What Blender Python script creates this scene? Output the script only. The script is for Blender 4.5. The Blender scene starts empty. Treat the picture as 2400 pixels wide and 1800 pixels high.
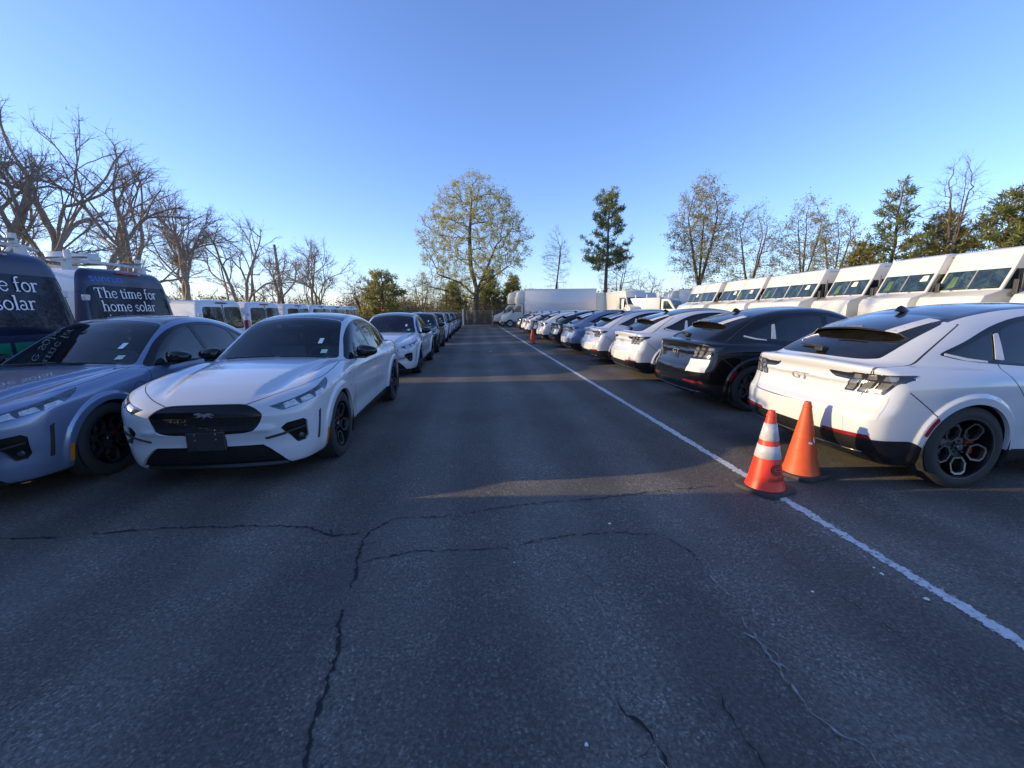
import bpy, bmesh, math, random
import numpy as np
from mathutils import Vector, Matrix
R = math.radians
scene = bpy.context.scene
col = scene.collection

# ------------------------------------------------------------------ camera
CAM = dict(f=960.0, pitch=10.0, yaw=4.9, roll=-0.8, h=1.57)
cd = bpy.data.cameras.new("camera")
cam = bpy.data.objects.new("camera", cd); col.objects.link(cam)
cd.sensor_fit = 'HORIZONTAL'; cd.sensor_width = 36.0
cd.lens = CAM['f'] / 2400.0 * 36.0
cd.clip_start = 0.05; cd.clip_end = 3000.0
_p, _y, _r = R(CAM['pitch']), R(CAM['yaw']), R(CAM['roll'])
_fw = Vector((math.sin(_y) * math.cos(_p), math.cos(_y) * math.cos(_p), -math.sin(_p)))
_rt = Vector((math.cos(_y), -math.sin(_y), 0)); _up = _rt.cross(_fw)
_r2 = _rt * math.cos(_r) + _up * math.sin(_r); _u2 = -_rt * math.sin(_r) + _up * math.cos(_r)
cam.matrix_world = Matrix(((_r2.x, _u2.x, -_fw.x, 0), (_r2.y, _u2.y, -_fw.y, 0), (_r2.z, _u2.z, -_fw.z, CAM['h']), (0, 0, 0, 1)))
scene.camera = cam

# ------------------------------------------------------------------ sky, sun, exposure
SUN_EL, SUN_AZ = 12.0, 177.0        # azimuth of the direction TO the sun, counter-clockwise from +X
w = bpy.data.worlds.new("World"); scene.world = w; w.use_nodes = True
nt = w.node_tree; bg = nt.nodes['Background']
sky = nt.nodes.new('ShaderNodeTexSky'); sky.sky_type = 'NISHITA'; sky.sun_disc = False
sky.sun_elevation = R(SUN_EL); sky.sun_rotation = R(90.0 - SUN_AZ)
sky.air_density = 1.0; sky.dust_density = 0.4; sky.ozone_density = 3.0; sky.altitude = 50
tint = nt.nodes.new('ShaderNodeMix'); tint.data_type = 'RGBA'; tint.blend_type = 'MULTIPLY'; tint.inputs['Factor'].default_value = 1.0
tint.inputs['B'].default_value = (1.10, 1.10, 1.43, 1)     # the camera's cool white balance
nt.links.new(sky.outputs[0], tint.inputs['A']); nt.links.new(tint.outputs['Result'], bg.inputs[0]); bg.inputs[1].default_value = 0.15
sd = bpy.data.lights.new("sun", 'SUN'); sun = bpy.data.objects.new("sun", sd); col.objects.link(sun)
sd.energy = 3.7; sd.angle = R(0.5); sd.color = (1.0, 0.77, 0.42)
_d = Vector((math.cos(R(SUN_AZ)) * math.cos(R(SUN_EL)), math.sin(R(SUN_AZ)) * math.cos(R(SUN_EL)), math.sin(R(SUN_EL))))
sun.rotation_euler = _d.to_track_quat('Z', 'Y').to_euler()
sun.location = (-30, 0, 30)
scene.view_settings.view_transform = 'Standard'; scene.view_settings.look = 'None'
scene.view_settings.exposure = 0.78; scene.view_settings.gamma = 1.0
try: scene.view_settings.use_curve_mapping = False
except Exception: pass
scene.cycles.max_bounces = 8; scene.cycles.transparent_max_bounces = 12

# ------------------------------------------------------------------ helpers
def link(o): col.objects.link(o); return o
def tag(o, label=None, cat=None, group=None, kind=None):
    if label: o['label'] = label
    if cat: o['category'] = cat
    if group: o['group'] = group
    if kind: o['kind'] = kind
    return o
def empty(name, loc=(0, 0, 0), rz=0.0):
    o = bpy.data.objects.new(name, None); link(o); o.location = loc; o.rotation_euler = (0, 0, rz)
    o.empty_display_size = 0.2
    return o
def kids(o): return [c for c in o.children]
def copy_tree(o, parent=None):
    c = o.copy(); link(c)
    if parent: c.parent = parent
    for ch in kids(o): copy_tree(ch, c)
    return c
def mesh_obj(name, verts, faces, mat=None, parent=None, smooth=False, mats=None, fmat=None):
    me = bpy.data.meshes.new(name)
    me.from_pydata([tuple(map(float, v)) for v in verts], [], [tuple(map(int, f)) for f in faces])
    if mats:
        for m in mats: me.materials.append(m)
        if fmat is not None: me.polygons.foreach_set('material_index', np.asarray(fmat, np.int32))
    elif mat: me.materials.append(mat)
    if smooth: me.polygons.foreach_set('use_smooth', np.ones(len(me.polygons), bool))
    me.update()
    o = bpy.data.objects.new(name, me); link(o)
    if parent: o.parent = parent
    return o

class MB:
    """collects simple solids into one mesh"""
    def __init__(s): s.v = []; s.f = []; s.m = []; s.cur = 0
    def add(s, v, f):
        b = len(s.v); s.v += [tuple(p) for p in v]; s.f += [tuple(i + b for i in q) for q in f]; s.m += [s.cur] * len(f); return s
    def box(s, x0, x1, y0, y1, z0, z1, bev=0.0, M=None):
        if bev > 0:
            bm = bmesh.new(); bmesh.ops.create_cube(bm, size=1.0)
            for q in bm.verts: q.co = Vector(((x0 + x1) / 2 + q.co.x * (x1 - x0), (y0 + y1) / 2 + q.co.y * (y1 - y0), (z0 + z1) / 2 + q.co.z * (z1 - z0)))
            bmesh.ops.bevel(bm, geom=list(bm.edges), offset=bev, segments=2, affect='EDGES', profile=0.5)
            if M is not None: bm.transform(M)
            return s.bm(bm)
        v = [(x, y, z) for x in (x0, x1) for y in (y0, y1) for z in (z0, z1)]
        if M is not None: v = [tuple(M @ Vector(p)) for p in v]
        return s.add(v, [(0, 1, 3, 2), (4, 6, 7, 5), (0, 4, 5, 1), (2, 3, 7, 6), (0, 2, 6, 4), (1, 5, 7, 3)])
    def bm(s, bm):
        bm.verts.ensure_lookup_table(); bm.verts.index_update()
        s.add([tuple(q.co) for q in bm.verts], [[q.index for q in f.verts] for f in bm.faces]); bm.free(); return s
    def prism(s, pts, fn, d0, d1, bev=0.0):
        """polygon pts (u,v) pushed from depth d0 to d1; fn(u,v,d)->xyz"""
        n = len(pts)
        v = [fn(u, q, d0) for u, q in pts] + [fn(u, q, d1) for u, q in pts]
        f = [tuple(range(n))[::-1], tuple(range(n, 2 * n))] + [(i, (i + 1) % n, n + (i + 1) % n, n + i) for i in range(n)]
        if bev > 0:
            bm = bmesh.new(); bv = [bm.verts.new(p) for p in v]
            for q in f: bm.faces.new([bv[i] for i in q])
            bmesh.ops.recalc_face_normals(bm, faces=bm.faces)
            bmesh.ops.bevel(bm, geom=list(bm.edges), offset=bev, segments=2, affect='EDGES', profile=0.5)
            return s.bm(bm)
        return s.add(v, f)
    def tube(s, pts, r, n=8, cap=True):
        pts = [Vector(p) for p in pts]; rs = r if isinstance(r, (list, tuple)) else [r] * len(pts)
        V = []; F = []; ref = None
        for i, p in enumerate(pts):
            t = (pts[min(i + 1, len(pts) - 1)] - pts[max(i - 1, 0)]).normalized()
            if ref is None:
                ref = Vector((0, 0, 1)) if abs(t.z) < .9 else Vector((1, 0, 0))
            a = ref.cross(t).normalized(); b = t.cross(a); ref = b if False else ref
            for k in range(n):
                an = 2 * math.pi * k / n
                V.append(p + (a * math.cos(an) + b * math.sin(an)) * rs[i])
        for i in range(len(pts) - 1):
            for k in range(n):
                F.append((i * n + k, i * n + (k + 1) % n, (i + 1) * n + (k + 1) % n, (i + 1) * n + k))
        if cap: F += [tuple(range(n))[::-1], tuple(range((len(pts) - 1) * n, len(pts) * n))]
        return s.add(V, F)
    def lathe(s, prof, n=32, axis='z', c=(0, 0, 0), close=False):
        V = []; F = []; m = len(prof)
        for k in range(n):
            a = 2 * math.pi * k / n; ca, sa = math.cos(a), math.sin(a)
            for r, h in prof:
                if axis == 'z': V.append((c[0] + r * ca, c[1] + r * sa, c[2] + h))
                elif axis == 'y': V.append((c[0] + r * sa, c[1] + h, c[2] + r * ca))
                else: V.append((c[0] + h, c[1] + r * ca, c[2] + r * sa))
        for k in range(n):
            k2 = (k + 1) % n
            for j in range(m - 1 + (1 if close else 0)):
                j2 = (j + 1) % m
                F.append((k * m + j, k2 * m + j, k2 * m + j2, k * m + j2))
        return s.add(V, F)
    def build(s, name, mat=None, parent=None, smooth=False, mats=None, angle=None):
        o = mesh_obj(name, s.v, s.f, mat, parent, smooth, mats, s.m if mats else None)
        bm = bmesh.new(); bm.from_mesh(o.data); bmesh.ops.remove_doubles(bm, verts=bm.verts, dist=1e-5)
        bmesh.ops.recalc_face_normals(bm, faces=bm.faces); bm.to_mesh(o.data); bm.free()
        if angle is not None:
            o.data.polygons.foreach_set('use_smooth', np.ones(len(o.data.polygons), bool))
            try: o.data.set_sharp_from_angle(angle=R(angle))
            except Exception: pass
        return o

# ------------------------------------------------------------------ materials
def new_mat(name):
    m = bpy.data.materials.new(name); m.use_nodes = True
    return m, m.node_tree, m.node_tree.nodes['Principled BSDF']
def N(t, typ, **kw):
    n = t.nodes.new(typ)
    for k, v in kw.items(): setattr(n, k, v)
    return n
def noise(t, scale, detail=4, rough=0.55, coord='Object', vec=None):
    n = N(t, 'ShaderNodeTexNoise'); n.inputs['Scale'].default_value = scale; n.inputs['Detail'].default_value = detail
    n.inputs['Roughness'].default_value = rough
    if vec is None:
        tc = N(t, 'ShaderNodeTexCoord'); vec = tc.outputs[coord]
    t.links.new(vec, n.inputs['Vector']); return n
def ramp(t, src, stops, interp='LINEAR'):
    r = N(t, 'ShaderNodeValToRGB'); e = r.color_ramp.elements; r.color_ramp.interpolation = interp
    while len(e) < len(stops): e.new(0.5)
    for q, (p, c) in zip(e, stops):
        q.position = p; q.color = (c, c, c, 1) if not isinstance(c, (tuple, list)) else (*c[:3], 1)
    t.links.new(src, r.inputs[0]); return r
def simple(name, color, rough=0.5, metal=0.0, spec=0.5, vary=0.12, scale=6.0, bump=0.0, bscale=40.0, coat=0.0):
    m, t, b = new_mat(name)
    n = noise(t, scale)
    c0 = tuple(c * (1 - vary) for c in color); c1 = tuple(min(1, c * (1 + vary)) for c in color)
    rp = ramp(t, n.outputs[0], [(0.3, c0), (0.7, c1)])
    t.links.new(rp.outputs[0], b.inputs['Base Color'])
    rr = ramp(t, n.outputs[0], [(0.3, max(0, rough * .85)), (0.7, min(1, rough * 1.15))]); t.links.new(rr.outputs[0], b.inputs['Roughness'])
    b.inputs['Metallic'].default_value = metal; b.inputs['Specular IOR Level'].default_value = spec
    b.inputs['Coat Weight'].default_value = coat; b.inputs['Coat Roughness'].default_value = 0.04
    if bump > 0:
        n2 = noise(t, bscale, 3); bp = N(t, 'ShaderNodeBump'); bp.inputs['Strength'].default_value = bump; bp.inputs['Distance'].default_value = 0.01
        t.links.new(n2.outputs[0], bp.inputs['Height']); t.links.new(bp.outputs[0], b.inputs['Normal'])
    return m
def paint(name, color, metallic=0.0, dust=0.25, rough=0.35, flake=0.0):
    m, t, b = new_mat(name)
    n = noise(t, 2.2, 6, 0.65); n2 = noise(t, 90, 3, 0.6)
    mx = N(t, 'ShaderNodeMath', operation='MULTIPLY'); t.links.new(n.outputs[0], mx.inputs[0]); t.links.new(n2.outputs[0], mx.inputs[1])
    rp = ramp(t, mx.outputs[0], [(0.16, 0.0), (0.42, dust)])
    mix = N(t, 'ShaderNodeMix', data_type='RGBA'); mix.inputs['A'].default_value = (*color, 1); mix.inputs['B'].default_value = (0.42, 0.38, 0.32, 1)
    t.links.new(rp.outputs[0], mix.inputs['Factor']); t.links.new(mix.outputs['Result'], b.inputs['Base Color'])
    b.inputs['Metallic'].default_value = metallic; b.inputs['Roughness'].default_value = rough
    b.inputs['Coat Weight'].default_value = 1.0; b.inputs['Coat Roughness'].default_value = 0.03
    cr = ramp(t, n.outputs[0], [(0.35, 0.01), (0.75, 0.045)]); t.links.new(cr.outputs[0], b.inputs['Coat Roughness'])
    if flake > 0:
        v = N(t, 'ShaderNodeTexVoronoi'); v.inputs['Scale'].default_value = 900
        tc = N(t, 'ShaderNodeTexCoord'); t.links.new(tc.outputs['Object'], v.inputs['Vector'])
        bp = N(t, 'ShaderNodeBump'); bp.inputs['Strength'].default_value = flake; bp.inputs['Distance'].default_value = 0.001
        t.links.new(v.outputs['Distance'], bp.inputs['Height']); t.links.new(bp.outputs[0], b.inputs['Normal'])
    return m
def glass(name, tint, trans=0.6, dust=0.06, ior=1.6):
    m, t, b = new_mat(name); t.nodes.remove(b)
    out = [q for q in t.nodes if q.type == 'OUTPUT_MATERIAL'][0]
    tr = N(t, 'ShaderNodeBsdfTransparent'); tr.inputs[0].default_value = (*[c * trans for c in tint], 1)
    gl = N(t, 'ShaderNodeBsdfGlossy'); gl.inputs[0].default_value = (1, 1, 1, 1); gl.inputs['Roughness'].default_value = 0.015
    df = N(t, 'ShaderNodeBsdfDiffuse'); df.inputs[0].default_value = (0.35, 0.33, 0.30, 1)
    fr = N(t, 'ShaderNodeFresnel'); fr.inputs[0].default_value = ior
    m1 = N(t, 'ShaderNodeMixShader'); t.links.new(fr.outputs[0], m1.inputs[0]); t.links.new(tr.outputs[0], m1.inputs[1]); t.links.new(gl.outputs[0], m1.inputs[2])
    n = noise(t, 3.0, 6, 0.7); rp = ramp(t, n.outputs[0], [(0.35, dust * .3), (0.75, dust * 1.6)])
    m2 = N(t, 'ShaderNodeMixShader'); t.links.new(rp.outputs[0], m2.inputs[0]); t.links.new(m1.outputs[0], m2.inputs[1]); t.links.new(df.outputs[0], m2.inputs[2])
    t.links.new(m2.outputs[0], out.inputs['Surface'])
    return m
MAT = {}
MAT['white_paint'] = paint('white_paint', (0.52, 0.54, 0.575), 0.0, 0.06)
MAT['pearl_paint'] = paint('pearl_white_paint', (0.48, 0.50, 0.58), 0.1, 0.10, 0.3, 0.05)
MAT['silver_paint'] = paint('pale_blue_metallic_paint', (0.18, 0.235, 0.36), 0.45, 0.05, 0.3, 0.12)
MAT['black_paint'] = paint('black_paint', (0.005, 0.005, 0.006), 0.0, 0.0); MAT['black_paint'].node_tree.nodes['Principled BSDF'].inputs['Specular IOR Level'].default_value = .1
MAT['dark_paint'] = paint('dark_grey_paint', (0.035, 0.038, 0.045), 0.3, 0.10)
MAT['gloss_black'] = simple('gloss_black_trim', (0.012, 0.012, 0.013), 0.12, vary=.2)
MAT['roof_black'] = paint('black_roof_panel', (0.008, 0.008, 0.010), 0.0, 0.07)
MAT['black_plastic'] = simple('black_plastic', (0.022, 0.022, 0.023), 0.5, vary=.2, bump=.2, bscale=200)
MAT['rubber'] = simple('tyre_rubber', (0.026, 0.0255, 0.025), 0.75, vary=.25, scale=12, bump=.2, bscale=120)
MAT['rim_dark'] = simple('dark_alloy', (0.02, 0.021, 0.024), 0.3, metal=0.6)
MAT['rim_silver'] = simple('machined_alloy', (0.20, 0.205, 0.22), 0.32, metal=0.9)
MAT['chrome'] = simple('chrome', (0.75, 0.75, 0.77), 0.12, metal=1.0, vary=.03)
MAT['glass_front'] = glass('windscreen_glass', (0.75, 0.90, 0.90), 0.95, 0.02, 1.42)
MAT['glass_dark'] = glass('tinted_glass', (0.7, 0.78, 0.85), 0.16, 0.03, 1.75)
MAT['glass_side'] = glass('side_glass', (0.75, 0.88, 0.88), 0.75, 0.02, 1.85)
MAT['lamp_dark'] = simple('lamp_housing', (0.02, 0.021, 0.024), 0.12, coat=1.0)
MAT['lamp_grey'] = simple('headlamp_lens', (0.10, 0.115, 0.14), 0.10, metal=.55, vary=.5, scale=24, coat=1.0)
MAT['fog_lens'] = simple('smoked_fog_lens', (0.10, 0.10, 0.11), 0.15, metal=.5)
MAT['lamp_clear'] = simple('clear_lamp_lens', (0.13, 0.13, 0.13), 0.12, vary=.4, scale=20, coat=1.0)
MAT['red_lens'] = simple('red_reflector', (0.22, 0.008, 0.014), 0.15, coat=1.0)
MAT['amber_lens'] = simple('amber_reflector', (0.55, 0.20, 0.02), 0.2, coat=1.0)
MAT['film'] = simple('white_protective_film', (0.56, 0.56, 0.55), 0.35, vary=.05, bump=.25, bscale=14)
MAT['film_yellow'] = simple('yellowed_door_guard', (0.62, 0.60, 0.42), 0.45, vary=.05)
MAT['paper'] = simple('white_paper_sticker', (0.8, 0.8, 0.78), 0.7, vary=.04)
MAT['green_sticker'] = simple('pale_green_sticker', (0.45, 0.62, 0.45), 0.6, vary=.2, scale=60)
MAT['cabin'] = simple('cabin_trim', (0.10, 0.10, 0.105), 0.7, vary=.3)
MAT['head_cell'] = simple('headlamp_cell', (0.50, 0.52, 0.56), 0.12, vary=.3, scale=30, coat=1.0)
MAT['seat'] = simple('seat_cover', (0.05, 0.05, 0.053), 0.6)
MAT['caliper'] = simple('red_brake_caliper', (0.30, 0.03, 0.015), 0.4)
MAT['disc'] = simple('brake_disc', (0.30, 0.30, 0.30), 0.4, metal=.8)
MAT['grey_trim'] = simple('grey_trim', (0.22, 0.22, 0.23), 0.4)
# ------------------------------------------------------------------ implicit surfaces -> panels
def pchip(xs, ys):
    xs = np.asarray(xs, float); ys = np.asarray(ys, float); o = np.argsort(xs); xs = xs[o]; ys = ys[o]
    h = np.diff(xs); d = np.diff(ys) / h; n = len(xs); m = np.zeros(n); m[0] = d[0]; m[-1] = d[-1]
    for i in range(1, n - 1):
        if d[i - 1] * d[i] > 0:
            w1 = 2 * h[i] + h[i - 1]; w2 = h[i] + 2 * h[i - 1]; m[i] = (w1 + w2) / (w1 / d[i - 1] + w2 / d[i])
    X = np.linspace(xs[0], xs[-1], 1500); k = np.clip(np.searchsorted(xs, X) - 1, 0, n - 2); t = (X - xs[k]) / h[k]
    Y = (2 * t**3 - 3 * t**2 + 1) * ys[k] + (t**3 - 2 * t**2 + t) * h[k] * m[k] + (-2 * t**3 + 3 * t**2) * ys[k + 1] + (t**3 - t**2) * h[k] * m[k + 1]
    # a light smoothing takes the kinks out of the second derivative
    K = np.hanning(61); K /= K.sum(); Yp = np.concatenate([2 * Y[0] - Y[30:0:-1], Y, 2 * Y[-1] - Y[-2:-32:-1]]); Y = np.convolve(Yp, K, 'valid')
    s0 = (Y[1] - Y[0]) / (X[1] - X[0]); s1 = (Y[-1] - Y[-2]) / (X[1] - X[0])
    def f(x):
        y = np.interp(x, X, Y); y = np.where(x < X[0], Y[0] + (x - X[0]) * s0, y); return np.where(x > X[-1], Y[-1] + (x - X[-1]) * s1, y)
    return f
def smax(a, b, k):
    h = np.maximum(k - np.abs(a - b), 0) / k; return np.maximum(a, b) + h * h * k * .25
def smin(a, b, k): return -smax(-a, -b, k)
def sstep(a, b, x):
    t = np.clip((x - a) / (b - a), 0, 1); return t * t * (3 - 2 * t)
def gs(x, c, s): return np.exp(-((x - c) / s) ** 2)
def poly_sdf(pts, u, v):
    P = np.asarray(pts, float); Q = np.roll(P, -1, 0)
    d = np.full(u.shape, 1e9); sgn = np.ones(u.shape)
    for (ax, ay), (bx, by) in zip(P, Q):
        ex, ey = bx - ax, by - ay; wx, wy = u - ax, v - ay
        t = np.clip((wx * ex + wy * ey) / (ex * ex + ey * ey + 1e-12), 0, 1)
        d = np.minimum(d, (wx - ex * t) ** 2 + (wy - ey * t) ** 2)
        c1 = v >= ay; c2 = v < by; c3 = ex * wy > ey * wx
        flip = (c1 & c2 & c3) | (~c1 & ~c2 & ~c3); sgn = np.where(flip, -sgn, sgn)
    return sgn * np.sqrt(d)
def line_dist(pts, u, v):
    d = np.full(u.shape, 1e9)
    for (ax, ay), (bx, by) in zip(pts[:-1], pts[1:]):
        ex, ey = bx - ax, by - ay; wx, wy = u - ax, v - ay
        t = np.clip((wx * ex + wy * ey) / (ex * ex + ey * ey + 1e-12), 0, 1)
        d = np.minimum(d, (wx - ex * t) ** 2 + (wy - ey * t) ** 2)
    return np.sqrt(d)
def smooth_poly(pts, n=5, closed=True):
    P = [np.array(p, float) for p in pts]; out = []; m = len(P)
    for i in range(m if closed else m - 1):
        p0 = P[(i - 1) % m] if closed or i > 0 else P[0]; p1 = P[i]; p2 = P[(i + 1) % m]; p3 = P[(i + 2) % m] if closed or i + 2 < m else P[-1]
        for k in range(n):
            t = k / n
            out.append(.5 * ((2 * p1) + (-p0 + p2) * t + (2 * p0 - 5 * p1 + 4 * p2 - p3) * t * t + (-p0 + 3 * p1 - 3 * p2 + p3) * t**3))
    if not closed: out.append(P[-1])
    return [tuple(q) for q in out]
def grad(F, P, e=0.003):
    x, y, z = P.T; g = np.stack([F(x + e, y, z) - F(x - e, y, z), F(x, y + e, z) - F(x, y - e, z), F(x, y, z + e) - F(x, y, z - e)], 1) / (2 * e)
    return g
def surfnet(F, lo, hi, h):
    n = [int(math.ceil((hi[i] - lo[i]) / h)) + 1 for i in range(3)]
    ax = [lo[i] + h * np.arange(n[i]) for i in range(3)]
    X, Y, Z = np.meshgrid(*ax, indexing='ij'); D = F(X, Y, Z)
    ins = D < 0
    cs = [m - 1 for m in n]; acc = np.zeros(cs + [3]); cnt = np.zeros(cs)
    corners = [(i, j, k) for i in (0, 1) for j in (0, 1) for k in (0, 1)]
    sl = lambda c: tuple(slice(c[a], c[a] + cs[a]) for a in range(3))
    for a in corners:
        for ax_ in range(3):
            if a[ax_] == 0:
                b = list(a); b[ax_] = 1; b = tuple(b)
                da, db = D[sl(a)], D[sl(b)]; cr = (da < 0) != (db < 0)
                t = np.where(cr, da / np.where(cr, da - db, 1), 0)
                for q in range(3):
                    acc[..., q] += np.where(cr, a[q] + (t if q == ax_ else 0), 0)
                cnt += cr
    act = cnt > 0; idx = -np.ones(cs, int); idx[act] = np.arange(act.sum())
    ci = np.stack(np.nonzero(act), 1); P = np.array(lo) + h * (ci + acc[act] / cnt[act][:, None])
    faces = []
    for ax_ in range(3):
        b, c = (ax_ + 1) % 3, (ax_ + 2) % 3
        s0 = [slice(1, n[q] - 1) for q in range(3)]; s0[ax_] = slice(0, n[ax_] - 1); s1 = list(s0); s1[ax_] = slice(1, n[ax_])
        A, B = ins[tuple(s0)], ins[tuple(s1)]
        e = np.stack(np.nonzero(A != B), 1)
        if not len(e): continue
        fl = A[tuple(e.T)]; base = e.copy(); base[:, b] += 1; base[:, c] += 1
        def cell(db, dc):
            q = base.copy(); q[:, b] += db; q[:, c] += dc; return idx[tuple(q.T)]
        f = np.stack([cell(-1, -1), cell(0, -1), cell(0, 0), cell(-1, 0)], 1)
        f[~fl] = f[~fl][:, ::-1]; faces.append(f)
    Fc = np.concatenate(faces); Fc = Fc[(Fc >= 0).all(1)]
    for _ in range(4):
        g = grad(F, P); d = F(*P.T); st = d[:, None] * g / (np.sum(g * g, 1)[:, None] + 1e-9)
        ln = np.linalg.norm(st, axis=1)[:, None]; P = P - st * np.minimum(1, h * .6 / (ln + 1e-9))
    return P, [list(q) for q in Fc]
class Shell:
    def __init__(s, F, lo, hi, h):
        s.F = F; s.P, s.faces = surfnet(F, lo, hi, h); s.P = [tuple(p) for p in s.P]
    def cut(s, g, tol=2e-4):
        """split every face that crosses g = 0"""
        A = np.array(s.P); val = g(*A.T); val = np.where(np.abs(val) < tol, 0.0, val)
        sg = np.sign(val); cache = {}; out = []; P = s.P; need = []
        for f in s.faces:
            ss = [sg[i] for i in f]
            if min(ss) >= 0 or max(ss) <= 0: out.append(f); continue
            need.append(f)
        pairs = {}
        for f in need:
            for a, b in zip(f, f[1:] + f[:1]):
                if sg[a] * sg[b] < 0: pairs[(min(a, b), max(a, b))] = 0
        if pairs:
            K = np.array(list(pairs)); a0 = A[K[:, 0]]; b0 = A[K[:, 1]]; va = val[K[:, 0]]; vb = val[K[:, 1]]
            t0 = np.zeros(len(K)); t1 = np.ones(len(K)); f0 = va.copy(); f1 = vb.copy()
            for _ in range(12):
                t = t0 + (t1 - t0) * np.clip(f0 / (f0 - f1 + 1e-15), .08, .92); p = a0 + (b0 - a0) * t[:, None]; v = g(*p.T)
                same = np.sign(v) == np.sign(f0); t0 = np.where(same, t, t0); f0 = np.where(same, v, f0); t1 = np.where(same, t1, t); f1 = np.where(same, f1, v)
            base = len(P)
            for k, q in zip(map(tuple, K), p): cache[k] = base; P.append(tuple(q)); base += 1
        isnew = len(A)
        for f in need:
            pos, neg = [], []
            for a, b in zip(f, f[1:] + f[:1]):
                if sg[a] >= 0: pos.append(a)
                if sg[a] <= 0: neg.append(a)
                if sg[a] * sg[b] < 0:
                    c = cache[(min(a, b), max(a, b))]; pos.append(c); neg.append(c)
            if len(pos) > 2: out.append(pos)
            if len(neg) > 2: out.append(neg)
        s.faces = out
    def finish(s):
        A = np.array(s.P)
        for _ in range(2):
            g = grad(s.F, A, .0015); st = s.F(*A.T)[:, None] * g / (np.sum(g * g, 1)[:, None] + 1e-9); ln = np.linalg.norm(st, axis=1)[:, None]; A = A - st * np.minimum(1, .006 / (ln + 1e-9))
        g = grad(s.F, A); s.Nrm = g / (np.linalg.norm(g, axis=1)[:, None] + 1e-9); s.A = A
        s.cen = np.array([A[f].mean(0) for f in s.faces]); s.lab = np.array(['body'] * len(s.faces), dtype=object)
    def mark(s, name, mask, only=None):
        m = mask if only is None else (mask & np.isin(s.lab, only)); s.lab[m] = name
    def piece(s, name, labels, mat, parent, off=0.0, rim=0.0, side=None, dark=None):
        sel = np.isin(s.lab, labels if isinstance(labels, (list, tuple)) else [labels])
        if side is not None: sel &= side(s.cen)
        fi = np.nonzero(sel)[0]
        if not len(fi): return None
        use = {}; V = []; NV = []; Fc = []; LN = []; MI = []
        for i in fi:
            q = []
            for a in s.faces[i]:
                if a not in use:
                    use[a] = len(V); V.append(s.A[a] + s.Nrm[a] * off); NV.append(s.Nrm[a])
                q.append(use[a])
            Fc.append(q); LN += [NV[k] for k in q]; MI.append(1 if dark and s.lab[i] == dark[0] else 0)
        if rim:
            ed = {}
            for f in Fc:
                for a, b in zip(f, f[1:] + f[:1]): ed[(a, b)] = 1
            inner = {}
            for (a, b) in list(ed):
                if (b, a) in ed: continue
                for k in (a, b):
                    if k not in inner: inner[k] = len(V); V.append(V[k] - NV[k] * rim)
                q = [b, a, inner[a], inner[b]]; e1 = np.array(V[a]) - V[b]; e2 = np.array(V[inner[a]]) - V[a]; nn = np.cross(e1, e2); L = np.linalg.norm(nn)
                if L < 1e-10: continue
                Fc.append(q); LN += [nn / L] * 4; MI.append(0)
        me = bpy.data.meshes.new(name); me.from_pydata([tuple(map(float, v)) for v in V], [], Fc)
        me.materials.append(mat)
        if dark: me.materials.append(dark[1]); me.polygons.foreach_set('material_index', np.array(MI, np.int32))
        me.polygons.foreach_set('use_smooth', np.ones(len(me.polygons), bool)); me.update()
        if len(me.loops) == len(LN): me.normals_split_custom_set([tuple(map(float, n)) for n in LN])
        o = bpy.data.objects.new(name, me); link(o); o.parent = parent
        return o
# ------------------------------------------------------------------ the coupe-backed electric crossover
AX = 1.492; HUB = 0.362
_plan = pchip([-2.6, -2.45, -2.38, -2.25, -2.0, -1.75, -1.49, -1.0, -.4, .2, .7, 1.1, 1.49, 1.75, 1.95, 2.1, 2.2, 2.3, 2.36, 2.42, 2.5],
              [.60, .70, .79, .862, .905, .926, .932, .918, .905, .900, .904, .918, .932, .925, .905, .865, .815, .73, .65, .52, .3])
_sec = pchip([0, .10, .18, .26, .34, .45, .58, .70, .80, .90, 1.0, 1.10, 1.3], [-.26, -.16, -.10, -.055, -.03, -.014, -.004, 0, -.003, -.014, -.045, -.10, -.25])
_tb = pchip([-2.6, -2.45, -2.33, -2.2, -2.0, -1.7, -1.3, -.8, 0, .6, .9, 1.1, 1.4, 1.7, 2.0, 2.15, 2.25, 2.33, 2.4, 2.5],
            [1.05, 1.065, 1.08, 1.083, 1.09, 1.09, 1.075, 1.04, 1.02, 1.03, 1.045, 1.035, 1.005, .965, .905, .862, .825, .775, .70, .55])
_pf = pchip([0, .10, .16, .24, .33, .42, .50, .55, .66, .74, .80, .88, 1.0], [2.1, 2.2, 2.275, 2.325, 2.335, 2.33, 2.345, 2.348, 2.345, 2.325, 2.29, 2.2, 2.0])
_pr = pchip([0, .15, .24, .32, .40, .50, .60, .66, .70, .80, .90, .97, 1.03, 1.08, 1.2], [1.95, 2.1, 2.21, 2.33, 2.375, 2.39, 2.385, 2.37, 2.342, 2.305, 2.285, 2.285, 2.31, 2.335, 2.33])
_tg = pchip([-2.7, -2.45, -2.3, -2.2, -2.1, -1.8, -1.5, -1.2, -.8, -.4, -.1, .1, .25, .5, .8, 1.0, 1.2], [.3, .60, .90, 1.07, 1.145, 1.30, 1.432, 1.525, 1.585, 1.600, 1.575, 1.522, 1.455, 1.315, 1.14, 1.025, .91])
_wb = pchip([-2.5, -2.1, -1.7, -1.2, -.6, 0, .5, .9, 1.2], [.56, .68, .775, .835, .865, .868, .852, .80, .70])
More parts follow.
